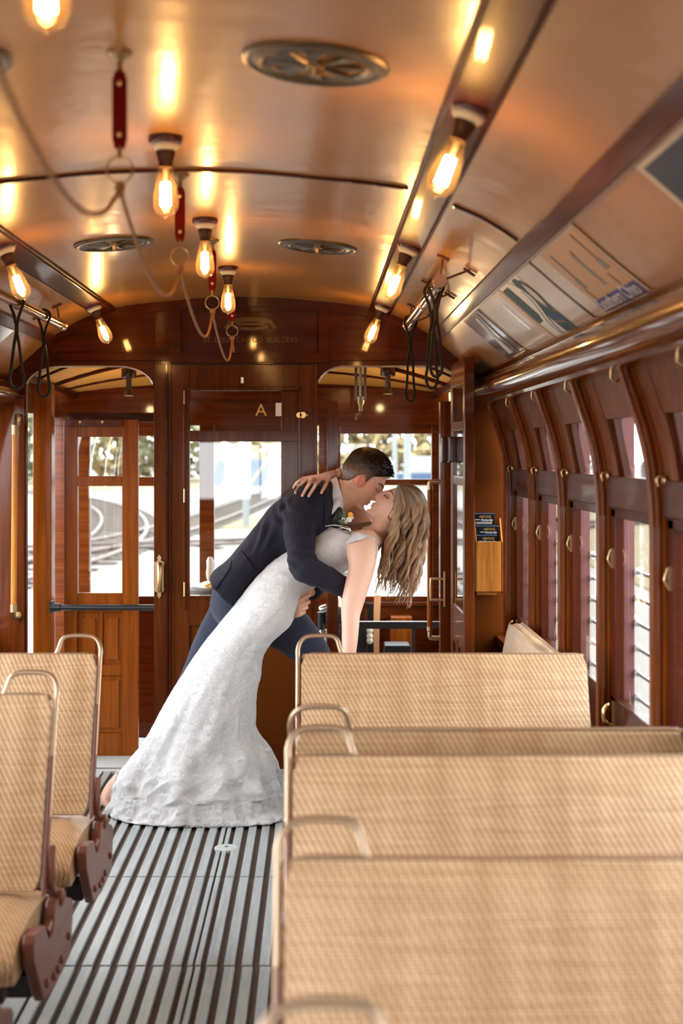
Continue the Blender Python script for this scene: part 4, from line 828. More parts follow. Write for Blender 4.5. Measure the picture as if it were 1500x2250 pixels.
def tree(x, y, h, r, mt, s, seed):
    rr = random.Random(seed); e = empty('tree', (x,y,GZ), s, 'tree', 'trees at the far edge of the yard')
    m = MB().tube([(x,y,GZ),(x+.1,y,GZ+h*.3),(x-.1,y,GZ+h*.75)], [r*.09,r*.07,r*.03], 8); m.build('trunk', 'barkpale', e, smooth=True); m = MB()
    for i in range(1000):
        u = rr.random(); a = rr.random()*2*pi; zz = GZ+h*(.04+.96*u); rad = r*sqrt(rr.random())*(sin(pi*min(1,.15+u*.85))**.6); c = Vector((x+rad*cos(a), y+rad*sin(a), zz)); sz = r*.085*(.6+rr.random())
        d1 = Vector((rr.gauss(0,1),rr.gauss(0,1),rr.gauss(0,1))).normalized()*sz; d2 = d1.cross(Vector((rr.gauss(0,1),rr.gauss(0,1),rr.gauss(0,1)))).normalized()*sz*.7
        m.add([c-d1,c+d2,c+d1,c-d2], [(0,1,2,3)])
    m.build('crown', mt, e)
ts = [(-31,95,10,4.0,0),(-27,118,12,4.5,0),(-25,80,8,3,1),(-20,108,10,4.5,0),(-17,124,12,5,1),(-12,116,9,4,0),(-7,126,11,5,1),(-2,112,7,3.4,1),(2,128,11,5,0),(6,121,10,4.4,1),(11,118,9,4,1),(15,126,11,5,0),(20,118,10,4,1)]
for i,(x,y,h,r,k) in enumerate(ts): tree(x,y,h,r,'leafa' if k == 0 else 'leafb', ['olive','yellowish'][k]+' tree, '+['first','second','third','fourth','fifth','sixth','seventh','eighth','ninth','tenth','eleventh','twelfth','last'][i]+' from the left beyond the yard', i)
def outbox(name, mb, mt, s, cat): return tag(mb.build(name, mt, bevel=.05), s, cat)
m = MB(); m.box(-7.6,-3.2,100,102,GZ,GZ+1.9); outbox('storage_tarp', m, 'bluetarp', 'blurred blue covered load seen through the door glass', 'container')
m = MB(); m.box(6.0,9.4,100,102,GZ,GZ+.9); m.m = 1; m.prism([(6.6,GZ+.9),(9.4,GZ+.9),(9.2,GZ+2.1),(6.8,GZ+2.1)],1,100,102); outbox('parked_van', m, ['bluetarp','carwhite'], 'blurred white and blue parked van through the right end window', 'van')
for (x,dx,h) in ((-6.4,.55,2.6),(-5.3,.8,2.8),(-3.4,1.5,3.2),(-2.7,.8,2.4)):
    m = MB().tube([(x-dx/2,90,GZ),(x+dx,90,GZ+h)], .11, 6); tag(m.build('leaning_post', 'timberpale'), 'pale slanted timber prop in the yard, %s' % {-6.4:'leftmost',-5.3:'second from left',-3.4:'longest',-2.7:'rightmost and short'}[x], 'post', 'slanted props in the yard')
for (x,y,h,r_,s) in ((-9.9,14,6,.10,'pale utility pole beyond the left doorway'),(-1.9,45,5.5,.11,'pale pole seen through the door glass'),(3.2,45,6,.12,'pale pole seen through the right end window'),(2.2,34,5,.06,'thin white pole near the centre of the right end window')):
    m = MB().tube([(x,y,GZ),(x,y,GZ+h)], r_, 8); tag(m.build('utility_pole', 'polepale', smooth=True), s, 'pole')
m = MB(); m.box(14,14.3,10,60,GZ,GZ+2.0); tag(m.build('fence', 'fencegrey'), 'dark grey fence outside the right windows', 'fence')
# ------------------------------------------------------------------ people
from mathutils.bvhtree import BVHTree
def ring(P1, P2, Y, b, n=28, ex_=1., fold=None, s=0.):
    a = P(P1[0],P1[1],Y); c = P(P2[0],P2[1],Y); m = (a+c)/2; h = (a-c)/2; out = []
    for j in range(n):
        t = 2*pi*j/n; ct, st = cos(t), sin(t); k = 1.
        if ex_ != 1: ct = math.copysign(abs(ct)**ex_, ct); st = math.copysign(abs(st)**ex_, st)
        if fold: k = fold(s, t)
        out.append(m + h*ct*k + Vector((0,-1,0))*b*st*k)
    return out
def pairs(mb, st, n=28, sub=6, ex_=1., fold=None, cap=True):     # st: (x1,y1,x2,y2,Y,b) outline pairs in depth Y
    cs = cr(st, sub); secs = [ring(c[0:2], c[2:4], c[4], c[5], n, ex_, fold, i/(len(cs)-1)) for i,c in enumerate(cs)]
    if cap:
        for end in (0,-1):
            r0 = secs[end]; cen = sum(r0, Vector())/len(r0); prev = secs[1 if end == 0 else -2]; pc = sum(prev, Vector())/len(prev); d = (cen-pc).normalized(); rad = min((p-cen).length for p in r0)*.7
            ext = [[cen + (p-cen)*cos(q) + d*rad*sin(q) for p in r0] for q in (.4,.8,1.2,1.45)]
            if end == 0: secs = ext[::-1]+secs
            else: secs = secs+ext
    mb.loft(secs); return mb
def limb(mb, st, n=20, sub=5):              # st: (px,py,Y,r_px,b or 0)
    cs = cr([s if len(s) == 5 else (*s,s[3]*s[2]/F) for s in st], sub); out = []
    for i,c in enumerate(cs):
        a = cs[max(i-1,0)]; b = cs[min(i+1,len(cs)-1)]; t = P(b[0],b[1],b[2])-P(a[0],a[1],a[2]); t.normalize()
        r = c[3]*c[2]/F; bb = c[4] if c[4] > 0 else r; cen = P(c[0],c[1],c[2])
        nn_ = t.cross(Vector((0,1,0)));
        if nn_.length < .2: nn_ = Vector((1,0,0))
        nn_.normalize(); bn = t.cross(nn_).normalized(); out.append([cen+nn_*r*cos(2*pi*j/n)+bn*bb*sin(2*pi*j/n) for j in range(n)])
    for end in (0,-1):
        r0 = out[end]; cen = sum(r0, Vector())/len(r0); prev = out[1 if end == 0 else -2]; pc = sum(prev, Vector())/len(prev); d = (cen-pc).normalized(); rad = min((p-cen).length for p in r0)
        e2 = [[cen + (p-cen)*cos(q) + d*rad*sin(q) for p in r0] for q in (.4,.8,1.15,1.4)]
        out = e2[::-1]+out if end == 0 else out+e2
    mb.loft(out); return mb
def fuse(mb, name, mt, parent, voxel=.005, sm=4, disp=None, tint=None, mats=None, base=None):
    me = bpy.data.meshes.new('t'); o3 = world_loc(parent); me.from_pydata([tuple(Vector(p)-o3) for p in mb.v], [], mb.f); me.update()
    bm = __import__('bmesh').new(); bm.from_mesh(me); __import__('bmesh').ops.recalc_face_normals(bm, faces=bm.faces); bm.to_mesh(me); bm.free()
    t = bpy.data.objects.new('t', me); COL.objects.link(t)
    r = t.modifiers.new('r', 'REMESH'); r.mode = 'VOXEL'; r.voxel_size = voxel
    if sm: s = t.modifiers.new('s', 'SMOOTH'); s.factor = .5; s.iterations = sm
    dg = bpy.context.evaluated_depsgraph_get(); dg.update(); m2 = bpy.data.meshes.new_from_object(t.evaluated_get(dg)); COL.objects.unlink(t); bpy.data.objects.remove(t)
    if disp:
        nn_ = [v.normal.copy() for v in m2.vertices]
        for v, q in zip(m2.vertices, nn_): v.co += q*disp(v.co+o3, q)
    m2.materials.clear(); m2.materials.append(MT[mt])
    if tint:
        at = m2.color_attributes.new('tint', 'FLOAT_COLOR', 'POINT')
        for v in m2.vertices: at.data[v.index].color = (*tint(v.co+o3), 1)
    m2.polygons.foreach_set('use_smooth', [True]*len(m2.polygons)); m2.update(); m2.name = name
    o = bpy.data.objects.new(name, m2); COL.objects.link(o); o.parent = parent; return o
def bvh(o):
    off = world_loc(o); return BVHTree.FromPolygons([v.co+off for v in o.data.vertices], [tuple(p.vertices) for p in o.data.polygons])
EYE = Vector((CX,0,H))
def surf(tree, px, py, lift=.0, default=5.9):
    d = (P(px,py,1.)-EYE).normalized(); h = tree.ray_cast(EYE, d)
    return (h[0]-d*lift) if h[0] is not None else P(px,py,default)
def skinmat(name, base, lip):
    m = mat(name, base, .46, spec=.4, sub=.12, bump=.04, bscale=500); nt = m.node_tree; b = nt.nodes['Principled BSDF']; a = nt.nodes.new('ShaderNodeVertexColor'); a.layer_name = 'tint'
    nt.links.new(a.outputs[0], b.inputs['Base Color'])
skinmat('skin_groom', (.60,.30,.18), None); skinmat('skin_bride', (.66,.36,.24), None)
mat('suitcloth', (.0135,.0125,.0225), .85, spec=.2, sheen=.06, bump=.25, bscale=700); mat('trousercloth', (.020,.023,.043), .85, spec=.2, sheen=.1, bump=.25, bscale=700)
mat('shirtcloth', (.72,.74,.80), .7); mat('tiecloth', (.012,.012,.016), .4); mat('shoeleather', (.03,.015,.01), .25)
m = mat('lace', (.84,.85,.86), .62, sheen=.35, sub=.0); nt = m.node_tree; b = nt.nodes['Principled BSDF']; tc = nt.nodes.new('ShaderNodeTexCoord')
v1 = N(nt, 'ShaderNodeTexVoronoi', Scale=42.); v1.feature = 'F1'; nz = N(nt, 'ShaderNodeTexNoise', Scale=28., Detail=3.); nt.links.new(tc.outputs['Object'], nz.inputs['Vector'])
va = nt.nodes.new('ShaderNodeVectorMath'); va.operation = 'ADD'; vs_ = nt.nodes.new('ShaderNodeVectorMath'); vs_.operation = 'SCALE'; vs_.inputs['Scale'].default_value = .06; nt.links.new(nz.outputs['Color'], vs_.inputs[0]); nt.links.new(tc.outputs['Object'], va.inputs[0]); nt.links.new(vs_.outputs[0], va.inputs[1]); nt.links.new(va.outputs[0], v1.inputs['Vector'])
wv_ = mth(nt, 'SINE', mth(nt, 'MULTIPLY', v1.outputs['Distance'], 170.)); wv2 = N(nt, 'ShaderNodeTexNoise', Scale=170., Detail=2.); nt.links.new(tc.outputs['Object'], wv2.inputs['Vector'])
hh = mth(nt, 'ADD', mth(nt, 'MULTIPLY', mth(nt, 'MAXIMUM', wv_, -.1), .55), wv2.outputs['Fac'])
bp = N(nt, 'ShaderNodeBump', Strength=.7, Distance=.005); nt.links.new(hh, bp.inputs['Height']); nt.links.new(bp.outputs['Normal'], b.inputs['Normal'])
nt.links.new(ramp(nt, mth(nt,'MULTIPLY_ADD',wv_,.5,.5), [(.1,(.80,.80,.81)), (.8,(.93,.94,.95))]), b.inputs['Base Color'])
def hairmat(name):
    m = mat(name, (.2,.1,.05), .42, spec=.45); nt = m.node_tree; b = nt.nodes['Principled BSDF']; a = nt.nodes.new('ShaderNodeVertexColor'); a.layer_name = 'tint'
    tc = nt.nodes.new('ShaderNodeTexCoord'); mp = nt.nodes.new('ShaderNodeMapping'); mp.inputs['Scale'].default_value = (60,1.2,1); nt.links.new(tc.outputs['UV'], mp.inputs['Vector'])
    n_ = N(nt, 'ShaderNodeTexNoise', Scale=1., Detail=4.); nt.links.new(mp.outputs[0], n_.inputs['Vector']); mx = nt.nodes.new('ShaderNodeMix'); mx.data_type = 'RGBA'; mx.blend_type = 'MULTIPLY'; mx.inputs[0].default_value = 1.
    nt.links.new(a.outputs[0], mx.inputs[6]); nt.links.new(ramp(nt, n_.outputs['Fac'], [(.3,(.45,.42,.40)), (.62,(1.15,1.15,1.15))]), mx.inputs[7]); nt.links.new(mx.outputs[2], b.inputs['Base Color'])
    bp = N(nt, 'ShaderNodeBump', Strength=.5, Distance=.002); nt.links.new(n_.outputs['Fac'], bp.inputs['Height']); nt.links.new(bp.outputs['Normal'], b.inputs['Normal'])
hairmat('hair_bride'); hairmat('hair_groom')
# ---- heads
def g2(a, b): return exp(-a*a-b*b)
def ss(a, b, x): t = min(1,max(0,(x-a)/(b-a))); return t*t*(3-2*t)
def head_pt(d, male):                       # d: unit direction, x forward, y to the side, z up; metres from head centre
    A = (.094,.075,.118) if male else (.089,.071,.113)
    x, y, z = d.x*A[0], d.y*A[1], d.z*A[2]; zz = z/.118
    t = max(0., -zz); t = t*t*(3-2*t) if t < 1 else 1
    y *= 1-(.30 if male else .38)*t
    if x < 0: x *= 1+.10*max(0,zz) - .42*t
    else:
        q_ = min(.985, abs(z)/A[2])
        if z < 0: x *= min(2.1 if male else 1.95, (1/sqrt(1-q_*q_))**(.80 if male else .74))*(1-.55*ss(.90,1.,q_))
    if x > .02: y *= 1-.10*(x/.094)
    if x > 0:
        f = min(1, x/.05); ay = abs(y); dx = 0
        dx += .0045*g2(y/.05, (z-.032)/.012)*(1 if male else .4)
        dx += -.009*g2((ay-.031)/.016, (z-.010)/.014) + .0055*g2((ay-.030)/.011, (z-.008)/.009)
        dx += (.018 if male else .015)*g2(y/.0085, (z-.002)/.020) + (.027 if male else .023)*g2(y/.0115, (z+.026)/.016) + .008*g2((ay-.012)/.007, (z+.033)/.008)
        dx += -.004*g2(y/.03, (z+.046)/.006)
        dx += .0085*g2(y/.019, (z+.058)/.0055) + .0085*g2(y/.017, (z+.070)/.006) - .004*g2(y/.02, (z+.064)/.0025) - .005*g2(y/.03, (z+.082)/.006)
        dx += (.016 if male else .014)*g2(y/.019, (z+.100)/.015) + .006*g2((ay-.042)/.02, (z+.022)/.02)
        x += dx*f
    return Vector((x,y,z))
def head_mesh(mb, M, male, nu=150, nv=130, sel=None, off=None):
    vs = []; ok = []
    for j in range(nv+1):
        ph = -pi/2+pi*j/nv
        for i in range(nu):
            th = 2*pi*i/nu; d = Vector((cos(ph)*cos(th), cos(ph)*sin(th), sin(ph))); p = head_pt(d, male)
            if off: p = p + d*off(p, d)
            vs.append(M @ p)
    mb.add(vs, [(j*nu+i, j*nu+(i+1)%nu, (j+1)*nu+(i+1)%nu, (j+1)*nu+i) for j in range(nv) for i in range(nu)])
def head_matrix(px, py, Y, face, up, yaw=0.):   # face, up: directions in the photo (x right, y down)
    f = Vector((face[0],0,-face[1])).normalized(); u = Vector((up[0],0,-up[1])); u = (u-f*u.dot(f)).normalized(); s = u.cross(f)
    M = Matrix((f,s,u)).transposed().to_4x4(); return Matrix.Translation(P(px,py,Y)) @ M @ Matrix.Rotation(yaw,4,'Z')
def face_at(M, male, y, z, lift=0.):        # point of the face at side y, height z (head coordinates)
    best = None
    for _ in range(1):
        th = 0; lo = None
        dd = Vector((1,0,0)); A = (.094,.075,.118)
        for k in range(24):
            p = head_pt(dd.normalized(), male); dd.y += (y-p.y)*9; dd.z += (z-p.z)*7
            dd.x = 1 if abs(dd.y) < 3 else 1
        p = head_pt(dd.normalized(), male); best = p
    return M @ (best+Vector((lift,0,0)))
def ear(mb, M, sy):
    c = Vector((.004, sy*.0725, -.018))
    loop = []
    for i in range(18):
        a = 2*pi*i/18; rx_, rz_ = .0140, .0245*(1.0 if sin(a) > 0 else .95); loop.append(M @ (c+Vector((rx_*cos(a)*(1 if sin(a)>-.2 else .8)-.004*sin(a), sy*(.010+.006*(-cos(a))), rz_*sin(a)))))
    mb.tube(loop, .0042, 8, closed=True)
    q = [M @ (c+Vector((x,sy*y,z))) for x,y,z in ((.004,.000,-.018),(.0,.004,-.005),(-.002,.004,.006),(.0,.003,.016))]
    mb.tube(q, [.006,.009,.010,.007], 10)
def strokes(name, mb, mt, parent): return mb.build(name, mt, parent, smooth=True)
def fingers(mb, M3, chain, rad): 
    mb.tube(cr([tuple(p) for p in chain],4), [rad[0]+(rad[1]-rad[0])*i/((len(chain)-1)*4) for i in range((len(chain)-1)*4+1)], 12)
    e_ = Vector(chain[-1]); d = (e_-Vector(chain[-2])).normalized()
    mb.loft([[e_+d*rad[1]*sin(q)+v*rad[1]*cos(q) for v in [ (d.orthogonal().normalized()*cos(2*pi*j/12)+d.cross(d.orthogonal().normalized())*sin(2*pi*j/12)) for j in range(12)]] for q in (-.2,.3,.7,1.1,1.4)])
def hang_hand(mb, w, d, lat, nr, k=1., curl=.35):   # relaxed hand: wrist w, direction d, thumb side lat, back-of-hand normal nr
    w, d, lat, nr = Vector(w), Vector(d).normalized(), Vector(lat).normalized(), Vector(nr).normalized()
    mb.loft([[w+d*x*k+lat*(a*cos(2*pi*j/16))*k+nr*(b*sin(2*pi*j/16))*k for j in range(16)] for x,a,b in ((-.02,.024,.018),(.0,.025,.017),(.025,.034,.016),(.055,.040,.015),(.082,.040,.012),(.09,.034,.008))])
    for off, ln, a0 in ((.030,.068,.05),(.010,.077,.0),(-.011,.071,-.04),(-.030,.056,-.10)):
        p = w+d*.078*k+lat*off*k; ch = [p]; ang = curl*.5; sg_ = d*cos(a0)+lat*sin(a0)
        for q in (.45,.30,.25): p = p+(sg_*cos(ang)-nr*sin(ang))*ln*q*k; ch.append(p); ang += curl
        fingers(mb, None, ch, (.0086*k,.0066*k))
    p = w+d*.020*k+lat*.024*k; fingers(mb, None, [p, p+(d*.022+lat*.022-nr*.006)*k, p+(d*.050+lat*.032-nr*.014)*k, p+(d*.074+lat*.034-nr*.022)*k], (.012*k,.0075*k))
# ================= groom
gr = empty('person', P(500,1740,6.0)*1, 'man in navy suit bending over and kissing the woman in the white dress', 'person'); gr.location.z = 0
MG = head_matrix(795,1048,5.94,(.73,.68),(.68,-.73), .0)
gb = MB(); head_mesh(gb, MG, True); ear(gb, MG, -1); ear(gb, MG, 1)
pairs(gb, [(752,1048,798,1108,5.95,.058),(738,1056,776,1118,5.96,.060),(716,1068,752,1134,5.98,.075)], ex_=.95)
pairs(gb, [(722,1076,734,1140,5.98,.11),(690,1086,712,1160,5.99,.14),(642,1106,672,1180,6.,.14),(594,1140,630,1192,6.,.125),(548,1196,598,1222,6.,.12),(512,1250,562,1268,6.,.12),(492,1300,560,1330,6.04,.11)])
limb(gb, [(672,1112,5.88,22),(661,1160,5.80,22),(664,1215,5.735,17),(676,1248,5.69,16),(705,1266,5.69,16),(735,1280,5.70,15),(756,1290,5.74,14),(766,1294,5.77,13)])
w = P(764,1292,5.765); hang_hand(gb, w, P(800,1290,5.93)-w, (0,0,1), Vector((.25,-1,-.35)), .98, .30)
limb(gb, [(668,1112,6.12,22),(690,1180,6.16,20),(704,1245,6.12,18),(698,1275,6.02,16),(684,1298,5.93,14)])
Yh = 5.83
pairs(gb, [(688,1290,680,1312,Yh+.09,.018),(682,1294,674,1324,Yh+.05,.019),(671,1296,664,1348,Yh+.01,.018),(662,1300,657,1350,Yh,.014)], n=18)
for kx,ky,tx,ty in ((676,1311,652,1321),(675,1326,648,1334),(670,1338,648,1344),(664,1348,650,1353)):
    fingers(gb, None, [P(kx+4,ky-4,Yh+.01), P((kx+tx)/2+3,(ky+ty)/2-1,Yh-.022), P(tx+3,ty,Yh-.016), P(tx-5,ty+1,Yh+.004)], (.0098,.0078))
fingers(gb, None, [P(676,1298,Yh+.03), P(664,1298,Yh-.005), P(656,1306,Yh-.012), P(652,1316,Yh-.004)], (.0105,.008))
limb(gb, [(525,1335,6.1,44),(470,1410,6.12,38),(432,1478,6.14,29),(398,1550,6.2,27),(365,1640,6.26,19),(352,1700,6.28,17)])
limb(gb, [(560,1335,5.98,44),(640,1385,5.96,40),(690,1440,5.96,30),(700,1520,5.98,26),(700,1610,6.0,20),(700,1745,6.02,16)])
lipG = MG @ Vector((.102,0,-.064)); browz = None
def tintG(p):
    c = Vector((.66,.36,.245)); d = (p-lipG).length
    c = c.lerp(Vector((.50,.16,.12)), exp(-(d/.018)**2)*.7)
    q = MG.inverted() @ p
    if abs(q.y) > .062 and abs(q.x-.004) < .028 and abs(q.z+.018) < .036: c = c.lerp(Vector((.66,.20,.13)), .7)
    if q.length < .16 and q.z < -.03 and q.x > -.02: c = c.lerp(Vector((.42,.26,.19)), .28*min(1,(-.03-q.z)/.03))
    return c
gbody = fuse(gb, 'body', 'skin_groom', gr, .0034, 2, None, tintG)
# hair
hlm = lerp_curve([(-.12,-.085),(-.055,-.075),(-.030,-.050),(-.018,-.008),(.0,.008),(.014,-.006),(.024,-.010),(.028,.012),(.034,.040),(.052,.052),(.066,.072),(.12,.074)])
def hairgrid(M, male, hl, off, col, name, mt, parent, nu=160, nv=120, rr=R):
    m = MB(); idx = {}; vs = []; cols = []; fs = []
    for j in range(nv+1):
        ph = -pi/2+pi*j/nv
        for i in range(nu):
            th = 2*pi*i/nu; d = Vector((cos(ph)*cos(th), cos(ph)*sin(th), sin(ph))); p = head_pt(d, male); e_ = p.z-hl(p.x)-.004*noise.noise(p*90)
            if e_ > -.006:
                o_ = off(p, d, max(0,e_)); idx[(i,j)] = len(vs); vs.append(M @ (p+d*o_)); cols.append(col(p, e_))
    for j in range(nv):
        for i in range(nu):
            q = [(i,j),((i+1)%nu,j),((i+1)%nu,j+1),(i,j+1)]
            if all(k in idx for k in q): fs.append(tuple(idx[k] for k in q))
    m.add(vs, fs); return m, cols
def finish_hair(m, cols, name, mt, parent, uvs=None):
    o = m.build(name, mt, parent, smooth=True); at = o.data.color_attributes.new('tint', 'FLOAT_COLOR', 'POINT')
    for i,c in enumerate(cols): at.data[i].color = (*c,1)
    ul = o.data.uv_layers.new(name='UVMap')
    for lp in o.data.loops: ul.data[lp.index].uv = uvs[lp.vertex_index] if uvs else (m.v[lp.vertex_index][0]*4, m.v[lp.vertex_index][2]*4)
    return o
def ss(a, b, x): t = min(1,max(0,(x-a)/(b-a))); return t*t*(3-2*t)
def offG(p, d, e_): return -.001+.0035*ss(0,.012,e_) + .013*ss(.015,.085,p.z+.2*max(0,-p.x)) + .005*ss(.03,.08,p.x)*ss(.05,.09,p.z) + .0012*noise.noise(p*60)
def colG(p, e_): return tuple(Vector((.13,.065,.035)).lerp(Vector((.016,.006,.004)), ss(.010,.050,p.z+.35*max(0,-p.x))))
m, cols = hairgrid(MG, True, hlm, offG, colG, '', '', gr)
rr = random.Random(3)
for k in range(7000):                       # short cropped tufts
    d = Vector((rr.gauss(0,1),rr.gauss(0,1),rr.gauss(0,1)+.3)).normalized(); p = head_pt(d, True); e_ = p.z-hlm(p.x)
    if e_ < .002: continue
    if ss(.03,.08,p.z+.25*max(0,-p.x)) < .2 and rr.random() < .93: continue
    top = ss(.03,.08,p.z+.25*max(0,-p.x)); o_ = offG(p,d,e_)*.80; ln = .004+.012*top*(.6+.6*rr.random())+.006*ss(.05,.08,p.x)*top; tip = d*(.28)+Vector((.75 if p.z > .02 else -.2, rr.gauss(0,.22), .10 if top > .3 else -.6)); tip = tip.normalized()*ln
    b0 = p+d*o_; sd = d.cross(tip).normalized()*(.0012+.0010*top); md = b0+tip*.6+d*.002; tp = b0+tip+d*(.0015*top)
    k0 = m.add([M_ for M_ in (MG@(b0-sd), MG@(b0+sd), MG@(md+sd*.7), MG@(md-sd*.7), MG@tp)], [(0,1,2,3),(3,2,4)]); c = Vector(colG(p,e_))*(.85+.4*rr.random()); cols += [tuple(c)]*5
finish_hair(m, cols, 'hair', 'hair_groom', gr)
mb_ = MB()
for s in (-1,1):
    pts = [face_at(MG, True, s*y, z, .0015) for y,z in ((.014,.026),(.026,.031),(.038,.031),(.048,.025))]; mb_.tube(cr([tuple(p) for p in pts],4), [.002,.0028,.0032,.0034,.0034,.0034,.0032,.003,.0028,.0026,.0022,.0018,.0014], 6)
mat('browhair', (.05,.028,.018), .7); mat('lash', (.012,.008,.006), .6); strokes('eyebrow', mb_, 'browhair', gr)
mb_ = MB()
for s in (-1,1):
    pts = [face_at(MG, True, s*y, z, .001) for y,z in ((.019,.004),(.026,.0005),(.034,.0005),(.043,.005))]; mb_.tube(cr([tuple(p) for p in pts],4), .0011, 6)
strokes('eyelashes', mb_, 'lash', gr)
# jacket
jk = MB()
pairs(jk, [(729,1053,732,1140,5.98,.135),(714,1058,726,1166,5.98,.18),(690,1064,714,1184,5.985,.207),(645,1076,690,1206,5.99,.205),(605,1103,655,1220,6.,.185),(572,1140,625,1226,6.,.165),(537,1185,600,1246,6.,.160),(499,1229,566,1276,6.,.168),(470,1254,536,1316,6.,.175),(459,1268,518,1334,6.,.175)], ex_=.9, cap=False)
jk2 = MB(); limb(jk, [(678,1102,5.86,38),(664,1128,5.84,42,.085),(658,1165,5.79,37,.072),(661,1205,5.73,32,.062),(664,1238,5.69,32,.06),(684,1256,5.67,31,.058),(708,1266,5.675,28,.054),(732,1279,5.69,26,.05),(752,1289,5.71,24,.047)])
limb(jk, [(668,1112,6.13,38,.08),(692,1180,6.17,32,.065),(708,1240,6.13,29,.06),(704,1272,6.04,24,.05),(690,1298,5.945,19,.042)])
limb(jk, [(690,1160,5.84,28,.05),(704,1128,5.85,24,.05)])
def wr(c, a, f, ph=0.): return a*sin(f*c+ph)
def dispJ(p, n_):
    q = noise.noise(Vector((p.x*9+p.z*7, p.y*6, (p.z-p.x)*22)))*.0042 + noise.noise(p*26)*.0016
    el = P(672,1240,5.69); d = (p-el).length
    if d < .13: q += .0130*sin((p.x*.5+p.z*1.0)*140+noise.noise(p*14)*4)*exp(-(d/.055)**2)
    a = P(640,1120,5.85); d = (p-a).length; q += .0110*sin((p.x*.8+p.z*.5)*120+noise.noise(p*12)*4)*exp(-(d/.07)**2)
    a = P(560,1165,5.86); d = (p-a).length; q += .012*sin((p.x-.3*p.z)*130+noise.noise(p*12)*3)*exp(-(d/.06)**2)
    return q
jacket = fuse(jk, 'suit_jacket', 'suitcloth', gr, .005, 5, dispJ); jt = bvh(jacket)
def onsurf(name, quad, tree, mt, parent, lift=.003, th=.003, n=10, m_=8):
    A, B, C_, D = quad; mb_ = MB(); g = []
    for k in (0,1):
        for j in range(m_+1):
            for i in range(n+1):
                u, v = i/n, j/m_; x = (A[0]*(1-u)+B[0]*u)*(1-v)+(D[0]*(1-u)+C_[0]*u)*v; y = (A[1]*(1-u)+B[1]*u)*(1-v)+(D[1]*(1-u)+C_[1]*u)*v
                g.append(surf(tree, x, y, lift+th*(1-k)))
    s_ = (n+1)*(m_+1); fs = []
    for k in (0,1):
        for j in range(m_):
            for i in range(n): a = k*s_+j*(n+1)+i; fs.append((a,a+1,a+n+2,a+n+1)[::1 if k == 0 else -1])
    bd = [i for i in range(n+1)]+[(j+1)*(n+1)-1 for j in range(1,m_+1)]+[m_*(n+1)+i for i in range(n-1,-1,-1)]+[j*(n+1) for j in range(m_-1,0,-1)]
    for q in range(len(bd)): a, b_ = bd[q], bd[(q+1)%len(bd)]; fs.append((a,b_,b_+s_,a+s_))
    mb_.add(g, fs); return mb_.build(name, mt, parent, smooth=True)
onsurf('pocket_flap', ((511,1224),(530,1210),(558,1248),(540,1268)), jt, 'suitcloth', jacket, .002, .006)
onsurf('back_vent', ((463,1268),(508,1232),(503,1250),(470,1300)), jt, 'suitcloth', jacket, .002, .006)
onsurf('lapel', ((714,1064),(727,1056),(729,1136),(712,1160)), jt, 'suitcloth', jacket, .003, .004)
# trousers
tk = MB()
pairs(tk, [(478,1268,580,1300,6.02,.150),(466,1300,590,1360,6.02,.150),(460,1330,600,1400,6.03,.14)])
limb(tk, [(520,1340,6.08,60,.09),(478,1400,6.1,46,.085),(443,1462,6.12,37,.07),(412,1530,6.17,33,.062),(378,1610,6.23,30,.055),(356,1690,6.27,29,.055),(352,1722,6.28,29,.055)])
limb(tk, [(560,1340,5.98,58,.09),(612,1368,5.96,54,.09),(655,1402,5.95,48,.085),(690,1448,5.95,40,.075),(704,1510,5.97,35,.068),(704,1610,6.0,31,.06),(704,1745,6.02,31,.055)])
def dispT(p, n_): return noise.noise(Vector((p.x*10,p.y*7,p.z*9)))*.005+noise.noise(p*25)*.0015
fuse(tk, 'trousers', 'trousercloth', gr, .0055, 5, dispT)
def shoe(cx_, cy_, Y, fwd):
    o_ = Vector((P(cx_,1740,Y).x, Y, 0)); mb_ = MB(); secs = []
    for x,w_,h_ in ((-.07,.022,.06),(-.055,.032,.085),(.0,.036,.085),(.05,.038,.065),(.10,.044,.05),(.15,.044,.042),(.19,.034,.034),(.21,.016,.022)):
        secs.append([o_+Vector((fwd*x, w_*cos(2*pi*j/18), .006+h_*(.5+.5*math.copysign(abs(sin(2*pi*j/18))**.7, sin(2*pi*j/18))))) for j in range(18)])
    mb_.loft(secs); s_ = mb_.build('shoe', 'shoeleather', gr, smooth=True)
    m2 = MB(); m2.prism([(o_.x+fwd*x, o_.y+y) for x,y in [(-.075,0),(-.06,-.03),(0,-.034),(.1,-.046),(.17,-.042),(.21,-.01),(.21,.01),(.17,.042),(.1,.046),(0,.034),(-.06,.03)]], 2, 0, .010); m2.build('sole', 'black', s_)
shoe(352,0,6.28,1); shoe(702,0,6.02,1)
# shirt collar, tie, buttonhole flower
bt = bvh(gbody)
sh = MB(); cc = []
for i in range(26):
    a = 2*pi*i/26; c0 = (P(739,1047,5.965)+P(758,1116,5.965))/2; h0 = (P(739,1047,5.965)-P(758,1116,5.965))/2*1.0; top = c0+h0*cos(a)+Vector((0,-1,0))*.074*sin(a)
    c1 = (P(724,1052,5.97)+P(733,1126,5.97))/2; h1 = (P(724,1052,5.97)-P(733,1126,5.97))/2*1.0; low = c1+h1*cos(a)+Vector((0,-1,0))*.095*sin(a); cc.append((top,low))
sh.add([q for t,l in cc for q in (t, l, l+(l-c1)*.0-Vector((.01,0,.01)), t+(t-c0)*(-.06))], [(4*i+k, 4*((i+1)%26)+k, 4*((i+1)%26)+(k+1)%4, 4*i+(k+1)%4) for i in range(26) for k in range(4)])
sh.build('shirt_collar', 'shirtcloth', gr, smooth=True)
